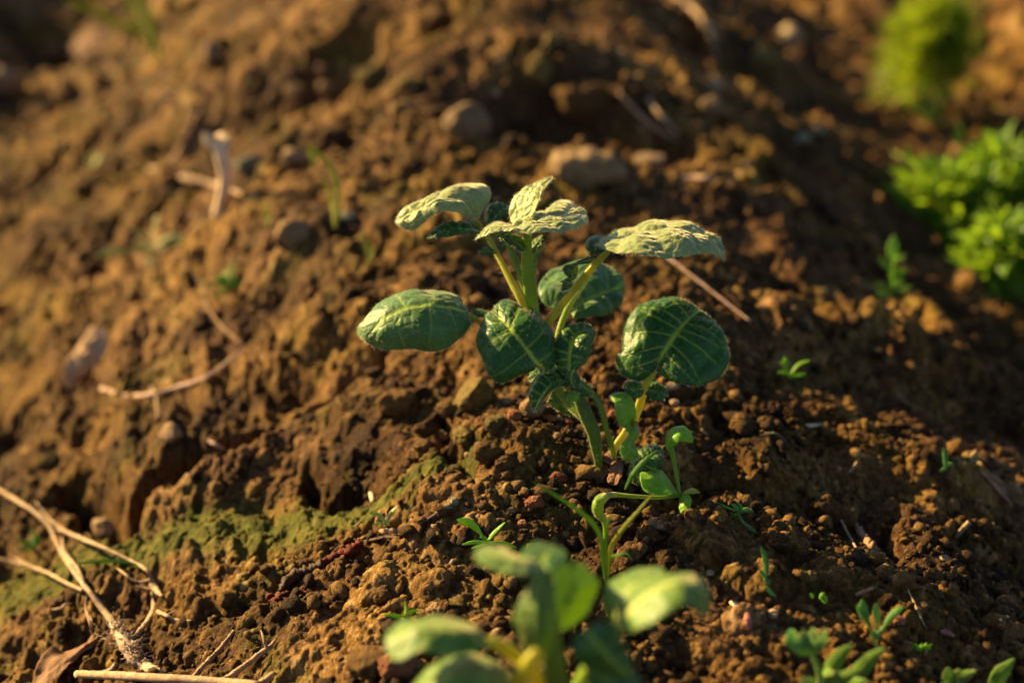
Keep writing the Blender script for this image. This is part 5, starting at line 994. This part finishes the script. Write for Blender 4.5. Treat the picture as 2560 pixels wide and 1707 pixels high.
rock(0, 430, 1090, 60, 'pinkish clod above the crack left of the short dry stub', M_PINK, 'stone', 'stone', seed=62, rough=.2)
rock(4, 960, 265, 62, 'reddish pebble above the seedling with the broad leaf', M_RED, 'stone', 'stone', seed=63, rough=.12)
rock(4, 1760, 280, 130, 'pinkish grey crumbly clod below the bright seedling', M_PINK, seed=64, rough=.45, lump=8, aspect=(1, .8, .6))
rock(4, 1690, 350, 130, 'lower crumbly clod touching the pinkish grey one', M_CLOD, seed=65, rough=.4)
rock(4, 130, 700, 130, 'rounded clod above the left blurred leaf', M_CLOD, seed=66, rough=.2)
rock(4, 460, 790, 130, 'pale topped clod just above the left blurred leaf', M_PINK, seed=67, rough=.25)
rock(4, 240, 1130, 240, 'shiny brown blurred clod below the left blurred leaf', M_RED, seed=68, rough=.18)
rock(4, 70, 1110, 260, 'brown blurred clod left of the shiny one at the bottom', M_CLOD, seed=69, rough=.2)
rock(4, 1110, 1130, 150, 'dark brown blurred clod between the foreground stems', M_CLOD, seed=70, rough=.25)
rock(8, 270, 480, 130, 'granular lump on the crest right of the bright seedling', M_CLOD, seed=71, rough=.3, lump=8)
rock(8, 620, 830, 130, 'purplish grey lump of earth above the orange stalk', M_CLOD, seed=72, rough=.3, lump=8)
rock(11, 510, 700, 90, 'pale round pebble behind the pinkish red pod', M_PINK, 'stone', 'stone', seed=73, rough=.18)
rock(11, 1430, 440, 110, 'olive brown round clod in the granular right soil', M_OLIVE, seed=74, rough=.22)
rock(11, 1330, 430, 110, 'pebbly clod just left of the olive brown one', M_PINK, seed=75, rough=.4, lump=8)
rock(11, 1610, 640, 75, 'pale pebble beside the needle thin straw', M_PALE, 'stone', 'stone', seed=76, rough=.18)
rock(11, 1760, 290, 75, 'pale crumb on the dark right slope', M_PALE, 'stone', 'stone', seed=77, rough=.35)
rock(11, 760, 430, 115, 'yellow olive lump on the lower middle right', M_OLIVE, seed=78, rough=.3)
rock(11, 570, 200, 170, 'brown rounded lump right of the upright curved blade', M_CLOD, seed=79, rough=.25)
rock(11, 1430, 750, 95, 'reddish pebbly clod right of the spoon leaved seedling', M_RED, seed=80, rough=.3)
rock(11, 40, 400, 70, 'pale pebble left of the upright curved blade', M_PINK, 'stone', 'stone', seed=81, rough=.15)
rock(3, 1510, 655, 105, 'white pink chip behind the leaflet of the largest leaf', M_PALE, 'stone', 'stone', seed=82, rough=.2, aspect=(1, .7, .5))
rock(3, 1530, 760, 62, 'pale pebble below the white pink chip', M_PINK, 'stone', 'stone', seed=83, rough=.15)
rock(3, 1610, 770, 75, 'pinkish pebble right of the pale one under the largest leaf', M_PINK, 'stone', 'stone', seed=84, rough=.15)
rock(3, 2045, 638, 40, 'tiny white pebble right of the largest leaf', M_PALE, 'stone', 'stone', seed=85, rough=.12)
rock(3, 1140, 845, 90, 'brown rounded clod between stem and unfolding shoot', M_RED, seed=86, rough=.2)
rock(5, 480, 650, 70, 'bluish white blurred pebble on the upper right slope', M_PALE, 'stone', 'stone', seed=87, rough=.15)
rock(5, 405, 695, 75, 'bluish grey blurred pebble left of the white one on the upper right slope', M_GREY, 'stone', 'stone', seed=88, rough=.15)
rock(5, 120, 830, 75, 'pale blurred pebble at the start of the right slope', M_PALE, 'stone', 'stone', seed=89, rough=.15)
rock(5, 330, 210, 140, 'dusty tan clod on the upper right ridge', M_PALE, seed=90, rough=.2)
rock(5, 210, 300, 120, 'olive tan clod left below the dusty tan one', M_OLIVE, seed=91, rough=.2)
# ------------------------------------------------------------------ light
SUN_EL, SUN_AZ = math.radians(21.5), math.radians(-57)   # azimuth measured from +Y (view direction) towards +X
sd = np.array([math.sin(SUN_AZ) * math.cos(SUN_EL), math.cos(SUN_AZ) * math.cos(SUN_EL), math.sin(SUN_EL)])
L = bpy.data.lights.new('sun', 'SUN'); L.energy = 5.0; L.angle = math.radians(.6); L.color = (1.0, .695, .28)
lo = bpy.data.objects.new('sun', L); COL.objects.link(lo)
lo.rotation_euler = Vector(sd).to_track_quat('Z', 'Y').to_euler(); lo.location = (-3, 2, 3)
w = bpy.data.worlds.new('World'); sc.world = w; w.use_nodes = True; nt = w.node_tree; nt.nodes.clear()
sky = nt.nodes.new('ShaderNodeTexSky'); sky.sky_type = 'NISHITA'; sky.sun_disc = False
sky.sun_elevation = SUN_EL; sky.sun_rotation = SUN_AZ; sky.air_density = .75
bg = nt.nodes.new('ShaderNodeBackground'); bg.inputs[1].default_value = .05
ow = nt.nodes.new('ShaderNodeOutputWorld'); nt.links.new(sky.outputs[0], bg.inputs[0]); nt.links.new(bg.outputs[0], ow.inputs[0])
vs = sc.view_settings; vs.view_transform = 'Standard'; vs.look = 'None'; vs.gamma = 1.0; vs.exposure = 1.95
sc.render.engine = 'CYCLES'; cy = sc.cycles
cy.use_denoising = True; cy.use_adaptive_sampling = True; cy.adaptive_threshold = .02
cy.max_bounces = 5; cy.diffuse_bounces = 2; cy.glossy_bounces = 2; cy.transmission_bounces = 3; cy.transparent_max_bounces = 4
cy.caustics_reflective = False; cy.caustics_refractive = False; cy.sample_clamp_indirect = 4
